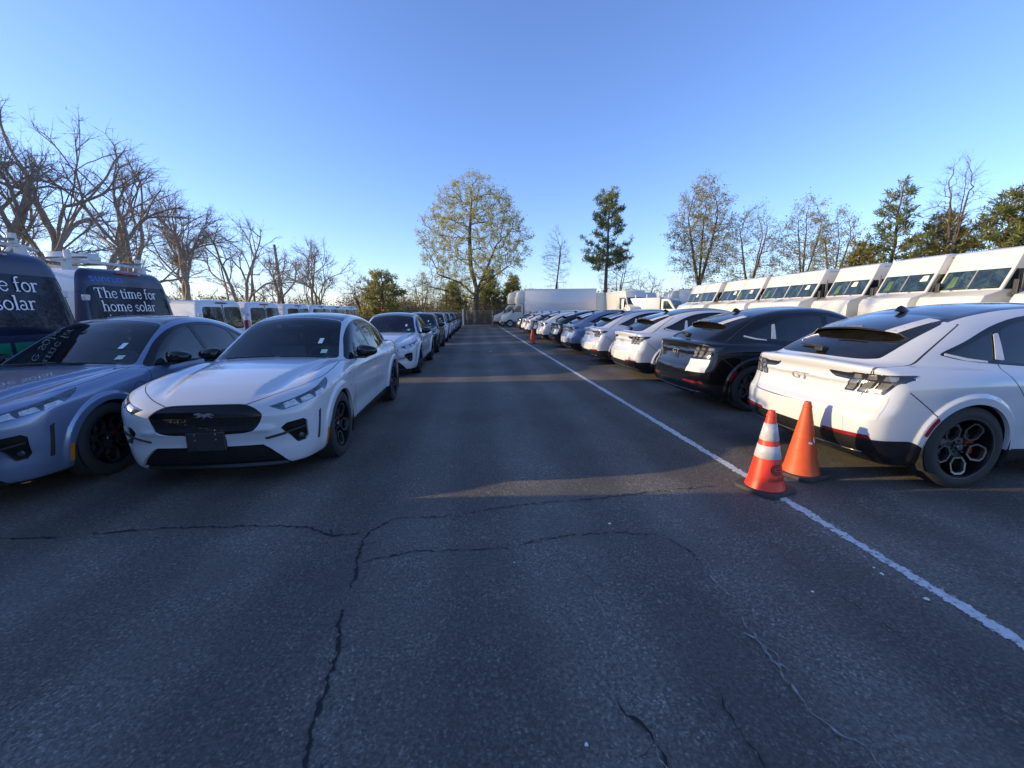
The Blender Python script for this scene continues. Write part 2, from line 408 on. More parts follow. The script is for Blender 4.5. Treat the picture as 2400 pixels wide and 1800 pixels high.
def F_car(x, y, z):
    ay = np.sqrt(y * y + 4e-4)
    r1 = np.hypot(x - AX, z - .365); r2 = np.hypot(x + AX, z - .365); rm = np.minimum(r1, r2)
    W = _plan(x) + _sec(z)
    W = W + .020 * sstep(.486, .446, rm) * sstep(.15, .3, z)
    W = W - .026 * gs(z, .46, .12) * sstep(1.15, .7, np.abs(x)) + .010 * gs(z, .24, .06) * sstep(1.2, .8, np.abs(x))
    W = W + .022 * gs(x, -1.5, .6) * gs(z, .93, .13) + .012 * gs(x, 1.45, .6) * gs(z, .84, .12)
    W = W - .014 * gs(z, .80, .05) * gs(x, .1, .8)
    fs = (ay - W) * .95
    yd = .36 + (2.25 - x) * .19
    T = _tb(x) - .05 * ay**2 - .10 * np.maximum(ay - .6, 0) ** 2
    hoodw = sstep(.75, 1.05, x) * sstep(2.28, 2.0, x)
    T = T + hoodw * (.022 * sstep(yd + .055, yd - .015, ay) + .022 * gs(ay, .76, .10) * sstep(2.1, 1.7, x) - .012 * gs(ay, yd + .10, .07))
    ft = (z - T) * .93
    xf = _pf(z) - .13 * ay**2 - .75 * np.maximum(ay - .5, 0) ** 2 + .018 * gs(z, .545, .03) * sstep(.62, .5, ay)
    ff = (x - xf) * .9
    xr = _pr(z) - .075 * ay**2 - .55 * np.maximum(ay - .5, 0) ** 2
    fr = (-x - xr) * .9
    body = smax(smax(fs, ft, .075), smax(ff, fr, .01), .07)
    body = smax(body, .17 - z + 0 * x, .05)
    Tg = _tg(x) - .055 * (ay / .6) ** 2
    Wg = _wb(x) - .36 * (z - 1.0) - .22 * np.maximum(z - 1.0, 0) ** 2
    g = smax((z - Tg) * .85, (ay - Wg) * .93, .11)
    g = smax(g, .9 - z, .02)
    return smin(body, g, .035)

def surf_x(F, y, z, x0, x1):
    """x where the ray along x meets the surface (outside at x0)"""
    xs = np.linspace(x0, x1, 600); d = F(xs, np.full(600, y), np.full(600, z)); i = int(np.argmax(d < 0))
    return float(xs[i])

def _ay(y): return np.abs(y)
DLO = smooth_poly([(.80, 1.02), (.62, 1.155), (.40, 1.295), (.15, 1.41), (-.15, 1.475), (-.5, 1.492), (-.85, 1.462), (-1.15, 1.38), (-1.42, 1.255), (-1.63, 1.165), (-1.60, 1.135), (-1.42, 1.095), (-1.1, 1.062), (-.6, 1.02), (-.1, .995), (.4, .995), (.72, 1.0)], 3)
WIN = {'front_window': smooth_poly([(.66, 1.045), (.42, 1.235), (.18, 1.358), (-.05, 1.425), (-.20, 1.445), (-.225, 1.40), (-.245, 1.2), (-.255, 1.035), (-.2, 1.02), (.2, 1.02), (.58, 1.025)], 3),
       'rear_window': smooth_poly([(-.335, 1.03), (-.325, 1.2), (-.305, 1.42), (-.33, 1.452), (-.6, 1.455), (-.85, 1.425), (-1.03, 1.365), (-1.07, 1.32), (-1.12, 1.2), (-1.165, 1.10), (-1.1, 1.083), (-.7, 1.048), (-.4, 1.03)], 3),
       'quarter_window': smooth_poly([(-1.215, 1.105), (-1.155, 1.23), (-1.12, 1.325), (-1.15, 1.335), (-1.35, 1.25), (-1.545, 1.165), (-1.54, 1.145), (-1.4, 1.118)], 3)}
WSH = [(1.0, -.2), (1.0, 0), (.985, .25), (.945, .5), (.895, .64), (.85, .705), (.80, .715), (.62, .672), (.40, .625), (.20, .588), (.12, .565), (.09, .50), (.075, .25), (.07, 0), (.07, -.2)]
ROOF = [(.055, -.2), (.06, .25), (.075, .5), (.10, .575), (-.15, .565), (-.5, .552), (-.9, .545), (-1.3, .54), (-1.40, .54), (-1.40, -.2)]
RGL = smooth_poly([(-1.41, -.3), (-1.41, 0), (-1.41, .3), (-1.42, .50), (-1.50, .545), (-1.75, .565), (-2.0, .585), (-2.075, .56), (-2.125, .45), (-2.155, .25), (-2.165, 0), (-2.165, -.3)], 3)
GRL = smooth_poly([(0, .785), (.22, .783), (.34, .775), (.42, .742), (.475, .70), (.485, .675), (.465, .62), (.43, .565), (.395, .535), (.33, .515), (.2, .51), (0, .508), (-.2, .51), (-.33, .515), (-.395, .535), (-.43, .565), (-.465, .62), (-.485, .675), (-.475, .70), (-.42, .742), (-.34, .775), (-.22, .783)], 2)
LGR = [(-.46, .40), (.46, .40), (.52, .36), (.60, .28), (.66, .20), (.64, .18), (-.64, .18), (-.66, .20), (-.60, .28), (-.52, .36)]
FOG = [(.62, .545), (.67, .59), (.79, .61), (.815, .585), (.81, .43), (.785, .395), (.735, .385), (.655, .50), (.52, .472), (.49, .452), (.50, .445), (.66, .48)]
HDL = [(-1.235, .752), (-1.0, .812), (-.80, .868), (-.66, .914), (-.60, .93), (-.615, .895), (-.70, .83), (-.80, .795), (-1.0, .745), (-1.14, .708), (-1.16, .712)]
def _arc(cx, r0, r1, a0, a1, n=6):
    A = [R(a0 + (a1 - a0) * i / n) for i in range(n + 1)]
    return [(cx + r1 * math.cos(a), .365 + r1 * math.sin(a)) for a in A] + [(cx + r0 * math.cos(a), .365 + r0 * math.sin(a)) for a in A[::-1]]
MKR = _arc(-AX, .402, .437, 139, 163); MKA = _arc(AX, .405, .44, -12, 10)
TSTRIP = [(.31, .99), (.50, .985), (.56, .992), (.86, .992), (.882, .97), (.878, .935), (.56, .925), (.40, .935), (.35, .955)]
FILM_SQ = [(.47, .61), (.83, .615), (.84, .81), (.47, .80)]
FILM_BP = [(-.20, .425), (.36, .435), (.33, .55), (.30, .635), (-.60, .655), (-.62, .43)]
SEAMS_S = [[(.83, 1.0), (.885, .8), (.87, .6), (.78, .36), (.74, .31)], [(-.28, 1.0), (-.335, .75), (-.33, .45), (-.31, .31)],
           smooth_poly([(-1.19, 1.08), (-1.17, .98), (-1.09, .87), (-1.0, .76), (-.955, .68)], 4, False), [(-2.06, .86), (-1.86, .70), (-1.83, .66)]]
SEAM_H = smooth_poly([(-1.36, .60), (-1.55, .655), (-1.8, .705), (-2.1, .735), (-2.24, .715)], 4, False)
SEAM_R = smooth_poly([(.715, 1.08), (.70, 1.0), (.665, .84), (.64, .72), (.60, .665), (.5, .65), (.25, .642), (0, .64), (-.3, .642)], 3, False)
SEAM_B = smooth_poly([(2.30, .30), (2.2, .50), (2.0, .70), (1.78, .815), (1.5, .835), (1.2, .815), (.92, .79)], 4, False)
CHG = [(1.06 + .085 * math.cos(2 * math.pi * i / 24) * (1.05), .80 + .075 * math.sin(2 * math.pi * i / 24)) for i in range(25)]

def side_of(pls, u, v):
    best = np.full(u.shape, 1e9); sg = np.ones(u.shape)
    for pts in pls:
        for (ax, ay), (bx, by) in zip(pts[:-1], pts[1:]):
            ex, ey = bx - ax, by - ay; wx, wy = u - ax, v - ay
            t = np.clip((wx * ex + wy * ey) / (ex * ex + ey * ey + 1e-12), 0, 1)
            d = (wx - ex * t) ** 2 + (wy - ey * t) ** 2; c = np.sign(ex * wy - ey * wx); c = np.where(c == 0, 1, c)
            sg = np.where(d < best, c, sg); best = np.minimum(d, best)
    return sg

def lamp_patch(name, rows, dy, sg, lift, mat, parent, m=7):
    Z = np.linspace(rows[0][0], rows[-1][0], max(4, int(abs(rows[0][0] - rows[-1][0]) / .012))); zz = [r[0] for r in rows][::-1]
    yl = np.interp(Z, zz, [r[1] for r in rows][::-1]); yr = np.interp(Z, zz, [r[2] for r in rows][::-1]); V = []; n = len(Z)
    for a, b, z in zip(yl, yr, Z):
        for t in np.linspace(0, 1, m):
            y = a + (b - a) * t + dy; V.append((surf_x(F_car, y, z, -2.7, -1.4), y, z))
    V = np.array(V); g = grad(F_car, V); g /= np.linalg.norm(g, axis=1)[:, None]; A = V + g * lift; B = V - g * .004
    F = [(i * m + k, i * m + k + 1, (i + 1) * m + k + 1, (i + 1) * m + k) for i in range(n - 1) for k in range(m - 1)]
    ring = [k for k in range(m)] + [i * m + m - 1 for i in range(1, n)] + [(n - 1) * m + k for k in range(m - 2, -1, -1)] + [i * m for i in range(n - 2, 0, -1)]
    F += [(ring[q], ring[(q + 1) % len(ring)], ring[(q + 1) % len(ring)] + n * m, ring[q] + n * m) for q in range(len(ring))]
    V = np.concatenate([A, B]) * np.array([1, sg, 1]); b = MB(); b.add(V, F); return b.build(name, mat, parent, angle=40)

def build_car_shell(root):
    S = Shell(F_car, (-2.52, -1.0, .13), (2.46, 1.0, 1.66), .021)
    mx = np.maximum
    f_arch = lambda x, y, z: mx(np.minimum(np.hypot(x - AX, z - .365), np.hypot(x + AX, z - .365)) - .393, .55 - _ay(y))
    side = lambda P, g0=.35, zlo=-1.0: (lambda x, y, z: mx(mx(poly_sdf(P, x, z), g0 - _ay(y)), zlo - z))
    topp = lambda P, zlo=.95: (lambda x, y, z: mx(poly_sdf(P, x, _ay(y)), zlo - z))
    front = lambda P: (lambda x, y, z: mx(poly_sdf(P, _ay(y), z), 1.7 - x))
    rear = lambda P: (lambda x, y, z: mx(poly_sdf(P, _ay(y), z), 1.75 + x))
    f_hdl = lambda x, y, z: mx(mx(poly_sdf(HDL, (_ay(y) - x) * .70711, z), 1.4 - x), .3 - _ay(y))
    zc = pchip([-2.6, -1.95, -1.9, -1.1, 0, 1.1, 1.9, 2.1, 2.6], [.442, .437, .37, .335, .295, .265, .205, .20, .20])
    f_clad = lambda x, y, z: (z - zc(x))
    f_tail = lambda x, y, z: mx(poly_sdf(TSTRIP, _ay(y), z), mx(1.95 + x, _ay(y) - .89))
    f_refl = rear([(.42, .468), (.80, .478), (.83, .40), (.40, .40)])
    f_slot = side([(2.028, .37), (2.060, .37), (2.040, .65), (2.008, .66)])
    f_seams = lambda x, y, z: mx(mx(np.min([line_dist(s, x, z) for s in SEAMS_S], 0) - .0045, .5 - _ay(y)), z - 1.1)
    f_seamh = lambda x, y, z: mx(line_dist(SEAM_H, x, _ay(y)) - .0045, .95 - z)
    f_seamr = lambda x, y, z: mx(mx(line_dist(SEAM_R, _ay(y), z) - .0045, 1.75 + x), z - 1.06)
    f_seamb = lambda x, y, z: mx(mx(line_dist(SEAM_B, x, _ay(y)) - .004, .70 - z), .75 - x)
    f_chg = lambda x, y, z: mx(line_dist(CHG, x, z) - .0035, .5 - y)
    f_sq = lambda x, y, z: mx(poly_sdf(FILM_SQ, -y, z), 1.75 + x)
    f_bp = lambda x, y, z: mx(poly_sdf(FILM_BP, y, z), 1.75 + x)
    f_dg = lambda x, y, z: mx(mx(poly_sdf([(-1.018, .80), (-.985, .79), (-.952, .66), (-.988, .655)], x, z), .35 + y), -1 - z)
    f_qf = side([(-1.125, 1.10), (-1.20, 1.11), (-1.14, 1.325), (-1.095, 1.33)])
    f_qf2 = side([(-1.60, 1.165), (-1.43, 1.122), (-1.27, 1.098), (-1.27, 1.083), (-1.44, 1.10), (-1.61, 1.145)])
    fields = dict(arch=f_arch, dlo=side(DLO, .35, .9), wsh=topp(WSH), roof=topp(ROOF), rgl=topp(RGL), hdl=f_hdl, clad=f_clad, grille=front(GRL), lgr=front(LGR), fog=front(FOG),
                  tail=f_tail, refl=f_refl, slot=f_slot, mkr=side(MKR), mka=side(MKA), seams=f_seams, seamh=f_seamh, seamr=f_seamr, seamb=f_seamb, chg=f_chg,
                  sq=f_sq, bp=f_bp, dg=f_dg, qf=f_qf, qf2=f_qf2)
    HC = [[(-1.12 + .15 * k, .725 + .036 * k), (-1.00 + .15 * k, .752 + .036 * k), (-1.03 + .15 * k, .795 + .03 * k), (-1.13 + .15 * k, .768 + .03 * k)] for k in range(3)]
    fields['hcell'] = lambda x, y, z: mx(mx(np.min([poly_sdf(p_, (_ay(y) - x) * .70711, z) for p_ in HC], 0), 1.4 - x), .3 - _ay(y))
    for k, P in WIN.items(): fields[k] = side(P, .35, .9)
    near = lambda pl, u, v: np.where(np.min([line_dist(q, u, v) for q in pl], 0) < .06, np.sign(side_of(pl, u, v)) * np.minimum(np.min([line_dist(q, u, v) for q in pl], 0), .06), .06)
    S.cut(lambda x, y, z: np.where(_ay(y) > .45, near(SEAMS_S, x, z), .06)); S.cut(lambda x, y, z: np.where(z > .9, near([SEAM_H], x, _ay(y)), .06))
    S.cut(lambda x, y, z: np.where(x < -1.7, near([SEAM_R], _ay(y), z), .06)); S.cut(lambda x, y, z: np.where((x > .7) & (z > .68), near([SEAM_B], x, _ay(y)), .06))
    S.cut(lambda x, y, z: np.where(y > .45, near([CHG], x, z), .06))
    for rr_ in (.486, .474, .460, .446): S.cut(lambda x, y, z: mx(np.minimum(np.hypot(x - AX, z - .365), np.hypot(x + AX, z - .365)) - rr_, .6 - _ay(y)))
    for k in fields: S.cut(fields[k])
    S.finish(); c = S.cen; ins = {k: fields[k](*c.T) < 0 for k in fields}
    S.mark('cladding', ins['clad']); S.mark('panel_gap', ins['seams'] | ins['seamb'] | ins['chg'] | ins['seamh'] | ins['seamr'], ['body'])
    S.mark('dlo', ins['dlo'])
    for k in WIN: S.mark(k, ins[k])
    S.mark('windscreen', ins['wsh']); S.mark('roof_panel', ins['roof']); S.mark('tailgate_glass', ins['rgl'])
    S.mark('headlight', ins['hdl']); S.mark('lamp_lens', ins['hcell'], ['headlight']); S.mark('grille', ins['grille']); S.mark('lower_grille', ins['lgr']); S.mark('fog_vent', ins['fog']); S.mark('panel_gap', ins['slot'])
    S.mark('taillight', ins['tail']); S.mark('rear_reflector', ins['refl'] & ~ins['clad']); S.mark('mkr', ins['mkr']); S.mark('mka', ins['mka'])
    S.mark('film_sq', ins['sq'] & (c[:, 0] < -1.75), ['body', 'panel_gap']); S.mark('film_bp', ins['bp'] & (c[:, 0] < -1.75), ['body', 'panel_gap'])
    S.mark('film_q', (ins['qf'] | ins['qf2']), None); S.mark('film_dg', ins['dg'], ['body', 'panel_gap'])
    S.mark('hole', ins['arch'])
    L = lambda c: c[:, 1] > 0
    Rr = lambda c: c[:, 1] <= 0
    P = {}
    P['body'] = S.piece('body', ['body', 'film_sq', 'film_bp', 'film_dg', 'panel_gap'], MAT['white_paint'], root, 0, .035, dark=('panel_gap', MAT['black_plastic']))
    S.piece('cladding', 'cladding', MAT['cladding'], root, 0, .03)
    S.piece('roof_panel', 'roof_panel', MAT['roof_black'], root, 0, .01)
    S.piece('windscreen', 'windscreen', MAT['glass_front'], root, -.003)
    S.piece('tailgate_glass', 'tailgate_glass', MAT['glass_dark'], root, -.003)
    for sd_ in (L, Rr):
        S.piece('window_trim', ['dlo', 'film_q'], MAT['gloss_black'], root, -.004, .02, sd_)
        for k, g_ in (('front_window', 'glass_side'), ('rear_window', 'glass_dark'), ('quarter_window', 'glass_dark')):
            S.piece(k, k, MAT[g_], root, -.008, 0, sd_)
        hl = S.piece('headlight', ['headlight', 'lamp_lens'], MAT['lamp_grey'], root, -.006, 0, sd_); S.piece('lamp_lens', 'lamp_lens', MAT['head_cell'], hl, -.004, .004, sd_)
        S.piece('fog_vent', 'fog_vent', MAT['vent_black'], root, -.028, 0, sd_)
        tl = S.piece('taillight', 'taillight', MAT['lamp_dark'], root, -.004, 0, sd_)
        sg = 1 if sd_ is L else -1
        for k in range(3):
            o_ = .106 * k
            lamp_patch('lamp_bezel', [(.998, .560, .655), (.985, .556, .660), (.945, .548, .660), (.922, .542, .640), (.838, .508, .598), (.826, .512, .590)], o_, sg, .004, MAT['lamp_dark'], tl)
            lamp_patch('tail_lens', [(.986, .580, .632), (.965, .576, .640), (.947, .570, .634)], o_, sg, .008, MAT['lamp_clear'], tl)
            lamp_patch('tail_lens', [(.930, .562, .624), (.915, .556, .618), (.846, .524, .586), (.840, .528, .580)], o_, sg, .008, MAT['lamp_clear'], tl)
        S.piece('rear_reflector', 'rear_reflector', MAT['red_lens'], root, .0, .01, sd_)
        S.piece('side_marker', 'mkr', MAT['red_lens'], root, .002, .01, sd_)
        S.piece('side_marker', 'mka', MAT['amber_lens'], root, .002, .01, sd_)
    S.piece('grille', 'grille', MAT['grille'], root, -.012)
    S.piece('lower_grille', 'lower_grille', MAT['grille'], root, -.03)
    films = [S.piece('protective_film', 'film_sq', MAT['film'], root, .003, .003), S.piece('protective_film', 'film_bp', MAT['film'], root, .003, .003),
             S.piece('protective_film', 'film_dg', MAT['film_yellow'], root, .012, .012)]
    for sd_ in (L, Rr): films.append(S.piece('protective_film', 'film_q', MAT['film'], root, .002, .003, sd_))
    return P, films

def grille_mat():
    m, t, b = new_mat('grille_mesh'); tc = N(t, 'ShaderNodeTexCoord'); mp = N(t, 'ShaderNodeMapping')
    mp.inputs['Scale'].default_value = (0.0, 16, 34); t.links.new(tc.outputs['Object'], mp.inputs[0])
    v = N(t, 'ShaderNodeTexVoronoi', feature='DISTANCE_TO_EDGE'); v.inputs['Scale'].default_value = 1.0; v.inputs['Randomness'].default_value = 0.0
    t.links.new(mp.outputs[0], v.inputs['Vector'])
    sx = N(t, 'ShaderNodeSeparateXYZ'); t.links.new(tc.outputs['Object'], sx.inputs[0])
    rz = N(t, 'ShaderNodeMath', operation='LESS_THAN'); rz.inputs[1].default_value = .665; t.links.new(sx.outputs['Z'], rz.inputs[0])
    rp = ramp(t, v.outputs['Distance'], [(0.08, 1.0), (0.22, 0.0)])
    mu = N(t, 'ShaderNodeMath', operation='MULTIPLY'); t.links.new(rp.outputs[0], mu.inputs[0]); t.links.new(rz.outputs[0], mu.inputs[1])
    bp = N(t, 'ShaderNodeBump'); bp.inputs['Strength'].default_value = .35; bp.inputs['Distance'].default_value = 0.006
    t.links.new(mu.outputs[0], bp.inputs['Height']); t.links.new(bp.outputs[0], b.inputs['Normal'])
    rg = ramp(t, rz.outputs[0], [(0.4, 0.10), (0.6, 0.6)]); t.links.new(rg.outputs[0], b.inputs['Roughness'])
    b.inputs['Base Color'].default_value = (.006, .006, .007, 1); b.inputs['Specular IOR Level'].default_value = .3
    return m
MAT['grille'] = grille_mat(); MAT['cladding'] = simple('satin_black_cladding', (.014, .014, .015), .28); MAT['vent_black'] = simple('vent_black', (.006, .006, .007), .35, spec=.25)

def wheel_parts(root, x, y, sgn, silver):
    """wheel at hub; sgn=+1 outer face looks to +y"""
    wh = empty('wheel', (x, y, HUB)); wh.parent = root
    if sgn < 0: wh.rotation_euler = (0, 0, math.pi)
    b = MB(); Rr_, rr = .364, .262
    prof = [(rr - .004, .112), (rr + .02, .120), (rr + .05, .124), (Rr_ - .035, .119), (Rr_ - .010, .106)]
    tr = []
    for i, yy in enumerate(np.linspace(.098, -.098, 21)):
        tr.append((Rr_ - (.010 if i % 5 == 2 else 0), yy))
    prof += tr + [(Rr_ - .010, -.106), (Rr_ - .035, -.119), (rr + .04, -.122), (rr - .004, -.112)]
    b.lathe(prof, 56, 'y'); b.build('tyre', MAT['rubber'], wh, angle=40)
    b = MB()
    b.lathe([(rr + .008, .108), (rr + .006, .114), (rr - .010, .112), (rr - .018, .085), (rr - .02, -.11), (rr, -.112)], 48, 'y')
    holes = []
    hexa = [(-.044, -.052), (.044, -.052), (.070, .012), (.045, .068), (-.045, .068), (-.070, .012)]
    # dish with five hexagonal openings
    bm = bmesh.new()
    O = []
    n = 60
    for k in range(n):
        a = 2 * math.pi * k / n; O.append((.250 * math.sin(a), .250 * math.cos(a)))
    from mathutils.geometry import delaunay_2d_cdt
    pts = [Vector(p) for p in O]; loops = [list(range(n))]
    for k in range(5):
        a = 2 * math.pi * k / 5 + math.pi; base = len(pts)
        for u, v in [(-.034, -.058), (.034, -.058), (.064, -.012), (.054, .050), (.026, .068), (-.026, .068), (-.054, .050), (-.064, -.012)]:
            v2 = v + .158; pts.append(Vector((u * math.cos(a) + v2 * math.sin(a), -u * math.sin(a) + v2 * math.cos(a))))
        loops.append(list(range(base, base + 8)))
    vo, ed, fa, ov, oe, of = delaunay_2d_cdt(pts, [], loops, 1, 1e-6)
    keep = [f for f, o_ in zip(fa, of) if len(o_) == 1 and o_[0] == 0]
    def dep(u, v): r = math.hypot(u, v); return .060 + .030 * min(1, r / .25) ** 2
    V = [(u, dep(u, v), v) for u, v in vo]
    b.add(V, keep)
    # inner walls of the openings
    for lp in loops[1:]:
        q = [(pts[i].x, dep(*pts[i]), pts[i].y) for i in lp] + [(pts[i].x * .99, -.0, pts[i].y * .99) for i in lp]
        b.add(q, [(i, (i + 1) % 8, 8 + (i + 1) % 8, 8 + i) for i in range(8)])
    rim = b.build('rim', MAT['rim_dark'], wh, angle=30)
    b = MB()
    for lp in loops[1:]:
        c = sum((pts[i] for i in lp), Vector((0, 0))) / 8
        A = [pts[i] + (c - pts[i]) * .03 for i in lp]; B = [pts[i] + (pts[i] - c).normalized() * .015 for i in lp]
        q = [(p.x, dep(*p) + .006, p.y) for p in A] + [(p.x, dep(*p) + .006, p.y) for p in B] + [(p.x, dep(*p) - .002, p.y) for p in B] + [(p.x, dep(*p) - .02, p.y) for p in A]
        f = []
        for i in range(8):
            j = (i + 1) % 8; f += [(i, j, 8 + j, 8 + i), (8 + i, 8 + j, 16 + j, 16 + i), (j, i, 24 + i, 24 + j)]
        b.add(q, f)
    b.lathe([(rr + .002, .1155), (rr + .008, .116), (rr + .009, .110)], 48, 'y')
    b.build('spoke_accent', MAT['rim_silver'] if silver else MAT['grey_trim'], wh)
    b = MB(); b.lathe([(0, .078), (.026, .077), (.031, .070), (.031, .055)], 20, 'y')
    for k in range(5):
        a = 2 * math.pi * k / 5; b.lathe([(0, .072), (.008, .072), (.010, .066), (.010, .05)], 8, 'y', (.052 * math.sin(a), 0, .052 * math.cos(a)))
    b.build('hub_cap', MAT['rim_silver'], wh, angle=40)
    b = MB(); b.lathe([(.05, .0), (.185, .0), (.185, -.03), (.05, -.03)], 32, 'y', close=True); b.build('brake_disc', MAT['disc'], wh)
    b = MB(); b.box(-.20, -.12, -.045, .022, -.09, .09, .015); b.build('caliper', MAT['caliper'], wh)
    return wh

def text_mesh(txt, size, depth=0.0):
    cu = bpy.data.curves.new('txt', 'FONT'); cu.body = txt; cu.size = size; cu.extrude = depth; cu.resolution_u = 3
    o = bpy.data.objects.new('txt', cu); link(o); dg = bpy.context.evaluated_depsgraph_get(); dg.update()
    me = bpy.data.meshes.new_from_object(o.evaluated_get(dg)); V = [tuple(v.co) for v in me.vertices]; Fc = [tuple(p.vertices) for p in me.polygons]
    bpy.data.objects.remove(o); bpy.data.curves.remove(cu); bpy.data.meshes.remove(me)
    return V, Fc
def build_car(root):
    P, films = build_car_shell(root)
    silver = True
    for sx in (1, -1):
        for sy in (1, -1): wheel_parts(root, sx * AX, sy * .803, sy, silver)
    # wheel wells and floor
    for sx in (1, -1):
        for sy in (1, -1):
            b = MB(); n = 20; V = []; F = []
            for k in range(n + 1):
                a = math.pi * (-0.16 + 1.32 * k / n); c, s_ = math.cos(a), math.sin(a)
                for yy in (.925, .50): V.append((sx * AX + .405 * c, sy * yy * (1 if yy > .6 else 1), .365 + .405 * s_))
            for k in range(n): F.append((2 * k, 2 * k + 1, 2 * k + 3, 2 * k + 2))
            b.add(V, F); m = len(V)
            b.add([(sx * AX, sy * .50, .365)] + [V[2 * k + 1] for k in range(n + 1)], [(0, k + 1, k + 2) for k in range(n)])
            b.build('wheel_well', MAT['black_plastic'], root)
    b = MB(); b.box(-2.1, 2.15, -.60, .60, .19, .30); b.box(-1.05, 1.05, -.80, .80, .195, .29); b.build('underbody', MAT['black_plastic'], root)
    # cabin
    b = MB()
    b.prism([(1.0, 1.0), (.62, 1.02), (.45, .97), (.42, .6), (1.0, .6)], lambda u, v, d: (u, d, v), -.74, .74, .02)
    b.box(-1.75, .6, -.78, .78, .32, .42); b.box(-2.1, -1.3, -.66, .66, .45, .98)
    for xx in (-.05, -.95):
        for yy in ((-.38, .38) if xx > -.5 else (-.42, 0, .42)):
            pr = [(xx + .35, .56), (xx + .32, .64), (xx - .12, .62), (xx - .26, 1.12), (xx - .34, 1.10), (xx - .26, .50), (xx + .3, .45)]
            hw = .25 if xx > -.5 else .20
            b.prism(pr, lambda u, v, d: (u, d, v), yy - hw, yy + hw, .04)
            b.box(xx - .36, xx - .25, yy - .13, yy + .13, 1.13, 1.31, .04)
    b.build('cabin', MAT['cabin'], root, angle=30)
    b = MB()
    Mt = Matrix.Translation((.40, .38, .98)) @ Matrix.Rotation(R(-65), 4, 'Y')
    pts = [Mt @ Vector((.18 * math.cos(a), .18 * math.sin(a), 0)) for a in np.linspace(0, 2 * math.pi, 25)]
    b.tube(pts, .014, 6, False); b.tube([Mt @ Vector((0, -.17, 0)), Mt @ Vector((0, .17, 0))], .02, 6); b.tube([Mt @ Vector((0, 0, 0)), Mt @ Vector((0, 0, .25))], .03, 6)
    b.build('steering_wheel', MAT['cabin'], root, smooth=True)
    b = MB(); b.box(.20, .26, -.10, .10, 1.385, 1.435, .02); b.build('rear_view_mirror', MAT['cabin'], root)
    # door mirrors
    for sy in (1, -1):
        V = []; n1, n2 = 12, 16
        b = MB(); F = []
        for i in range(n1 + 1):
            th = math.pi * i / n1
            for k in range(n2):
                ph = 2 * math.pi * k / n2; cx = math.cos(ph); cz = math.sin(ph)
                sx_ = abs(cx) ** .75 * (1 if cx > 0 else -1); sz = abs(cz) ** .75 * (1 if cz > 0 else -1)
                rr = math.sin(th) ** .7
                X = .50 + .075 * rr * sx_ * (1.25 if sx_ > 0 else .7); Yv = .985 - .135 * math.cos(th); Z = 1.085 + .078 * rr * sz * (1 - .25 * math.cos(th + 3.1))
                V.append((X, sy * Yv, Z))
        for i in range(n1):
            for k in range(n2): F.append((i * n2 + k, i * n2 + (k + 1) % n2, (i + 1) * n2 + (k + 1) % n2, (i + 1) * n2 + k))
        b.add(V, F); b.prism([(.62, 1.0), (.62, 1.03), (.47, 1.035), (.44, 1.01)], lambda u, v, d: (u, sy * d, v), .84, 1.0)
        b.build('door_mirror', MAT['gloss_black'], root, angle=45)
    # spoiler over the rear glass
    V = []; F = []; xs = np.linspace(-1.34, -1.83, 9); ys = np.linspace(-.60, .60, 25)
    for k, xx in enumerate(xs):
        for yy in ys:
            e = abs(yy) / .60; t = (xx + 1.34) / (-.49)
            yw = yy * (1.0 - .07 * t); zt = 1.487 - .085 * t - .035 * t * t - .050 * e**2 - .06 * max(0, e - .82) / .18
            xe = xx + .10 * e**3 * t
            V.append((xe, yw, zt + .004))
    m = len(V)
    for k, xx in enumerate(xs):
        for q, yy in enumerate(ys):
            x_, y_, z_ = V[k * 25 + q]; t = k / 8; V.append((x_ + .004, y_, z_ - .065 * (1 - t) - .016))
    idx = lambda k, q, o=0: o + k * 25 + q
    for k in range(8):
        for q in range(24):
            F.append((idx(k, q), idx(k, q + 1), idx(k + 1, q + 1), idx(k + 1, q))); F.append((idx(k, q, m), idx(k + 1, q, m), idx(k + 1, q + 1, m), idx(k, q + 1, m)))
        F.append((idx(k, 0), idx(k + 1, 0), idx(k + 1, 0, m), idx(k, 0, m))); F.append((idx(k, 24), idx(k, 24, m), idx(k + 1, 24, m), idx(k + 1, 24)))
    for q in range(24): F.append((idx(8, q), idx(8, q + 1), idx(8, q + 1, m), idx(8, q, m))); F.append((idx(0, q), idx(0, q, m), idx(0, q + 1, m), idx(0, q + 1)))
    b = MB(); b.add(V, F); sp = b.build('spoiler', MAT['roof_black'], root, angle=35)
    b = MB(); b.box(-1.845, -1.828, -.17, .17, 1.378, 1.389); b.build('brake_lamp', MAT['lamp_clear'], sp)
    # white film strips on the spoiler
    def strip(y0, y1, x0, x1):
        V = []; F = []
        for i in range(6):
            xx = x0 + (x1 - x0) * i / 5; t = (xx + 1.34) / (-.49)
            for yy in (y0, y1):
                e = abs(yy) / .60; zt = 1.487 - .085 * t - .035 * t * t - .050 * e**2 - .06 * max(0, e - .82) / .18
                V.append((xx + .10 * e**3 * t, yy * (1 - .07 * t), zt + .0075))
        for i in range(5): F.append((2 * i, 2 * i + 1, 2 * i + 3, 2 * i + 2))
        n = len(V); V += [(a, b_, c - .004) for a, b_, c in V]; F += [tuple(q + n for q in f[::-1]) for f in F]
        F += [(0, 2, 2 + n, n), (1, 1 + n, 3 + n, 3), (0, n, n + 1, 1), (10, 11, 11 + n, 10 + n)]
        return V, F
    for a_ in ((-.40, -.50, -1.42, -1.842), (.45, .58, -1.74, -1.842)):
        b = MB(); b.add(*strip(*a_)); films.append(b.build('protective_film', MAT['film'], root))
    # roof antenna
    b = MB(); prof = [(-.12, 0), (-.10, .045), (-.06, .066), (-.02, .055), (.06, .012), (.08, 0)]
    V = []; F = []
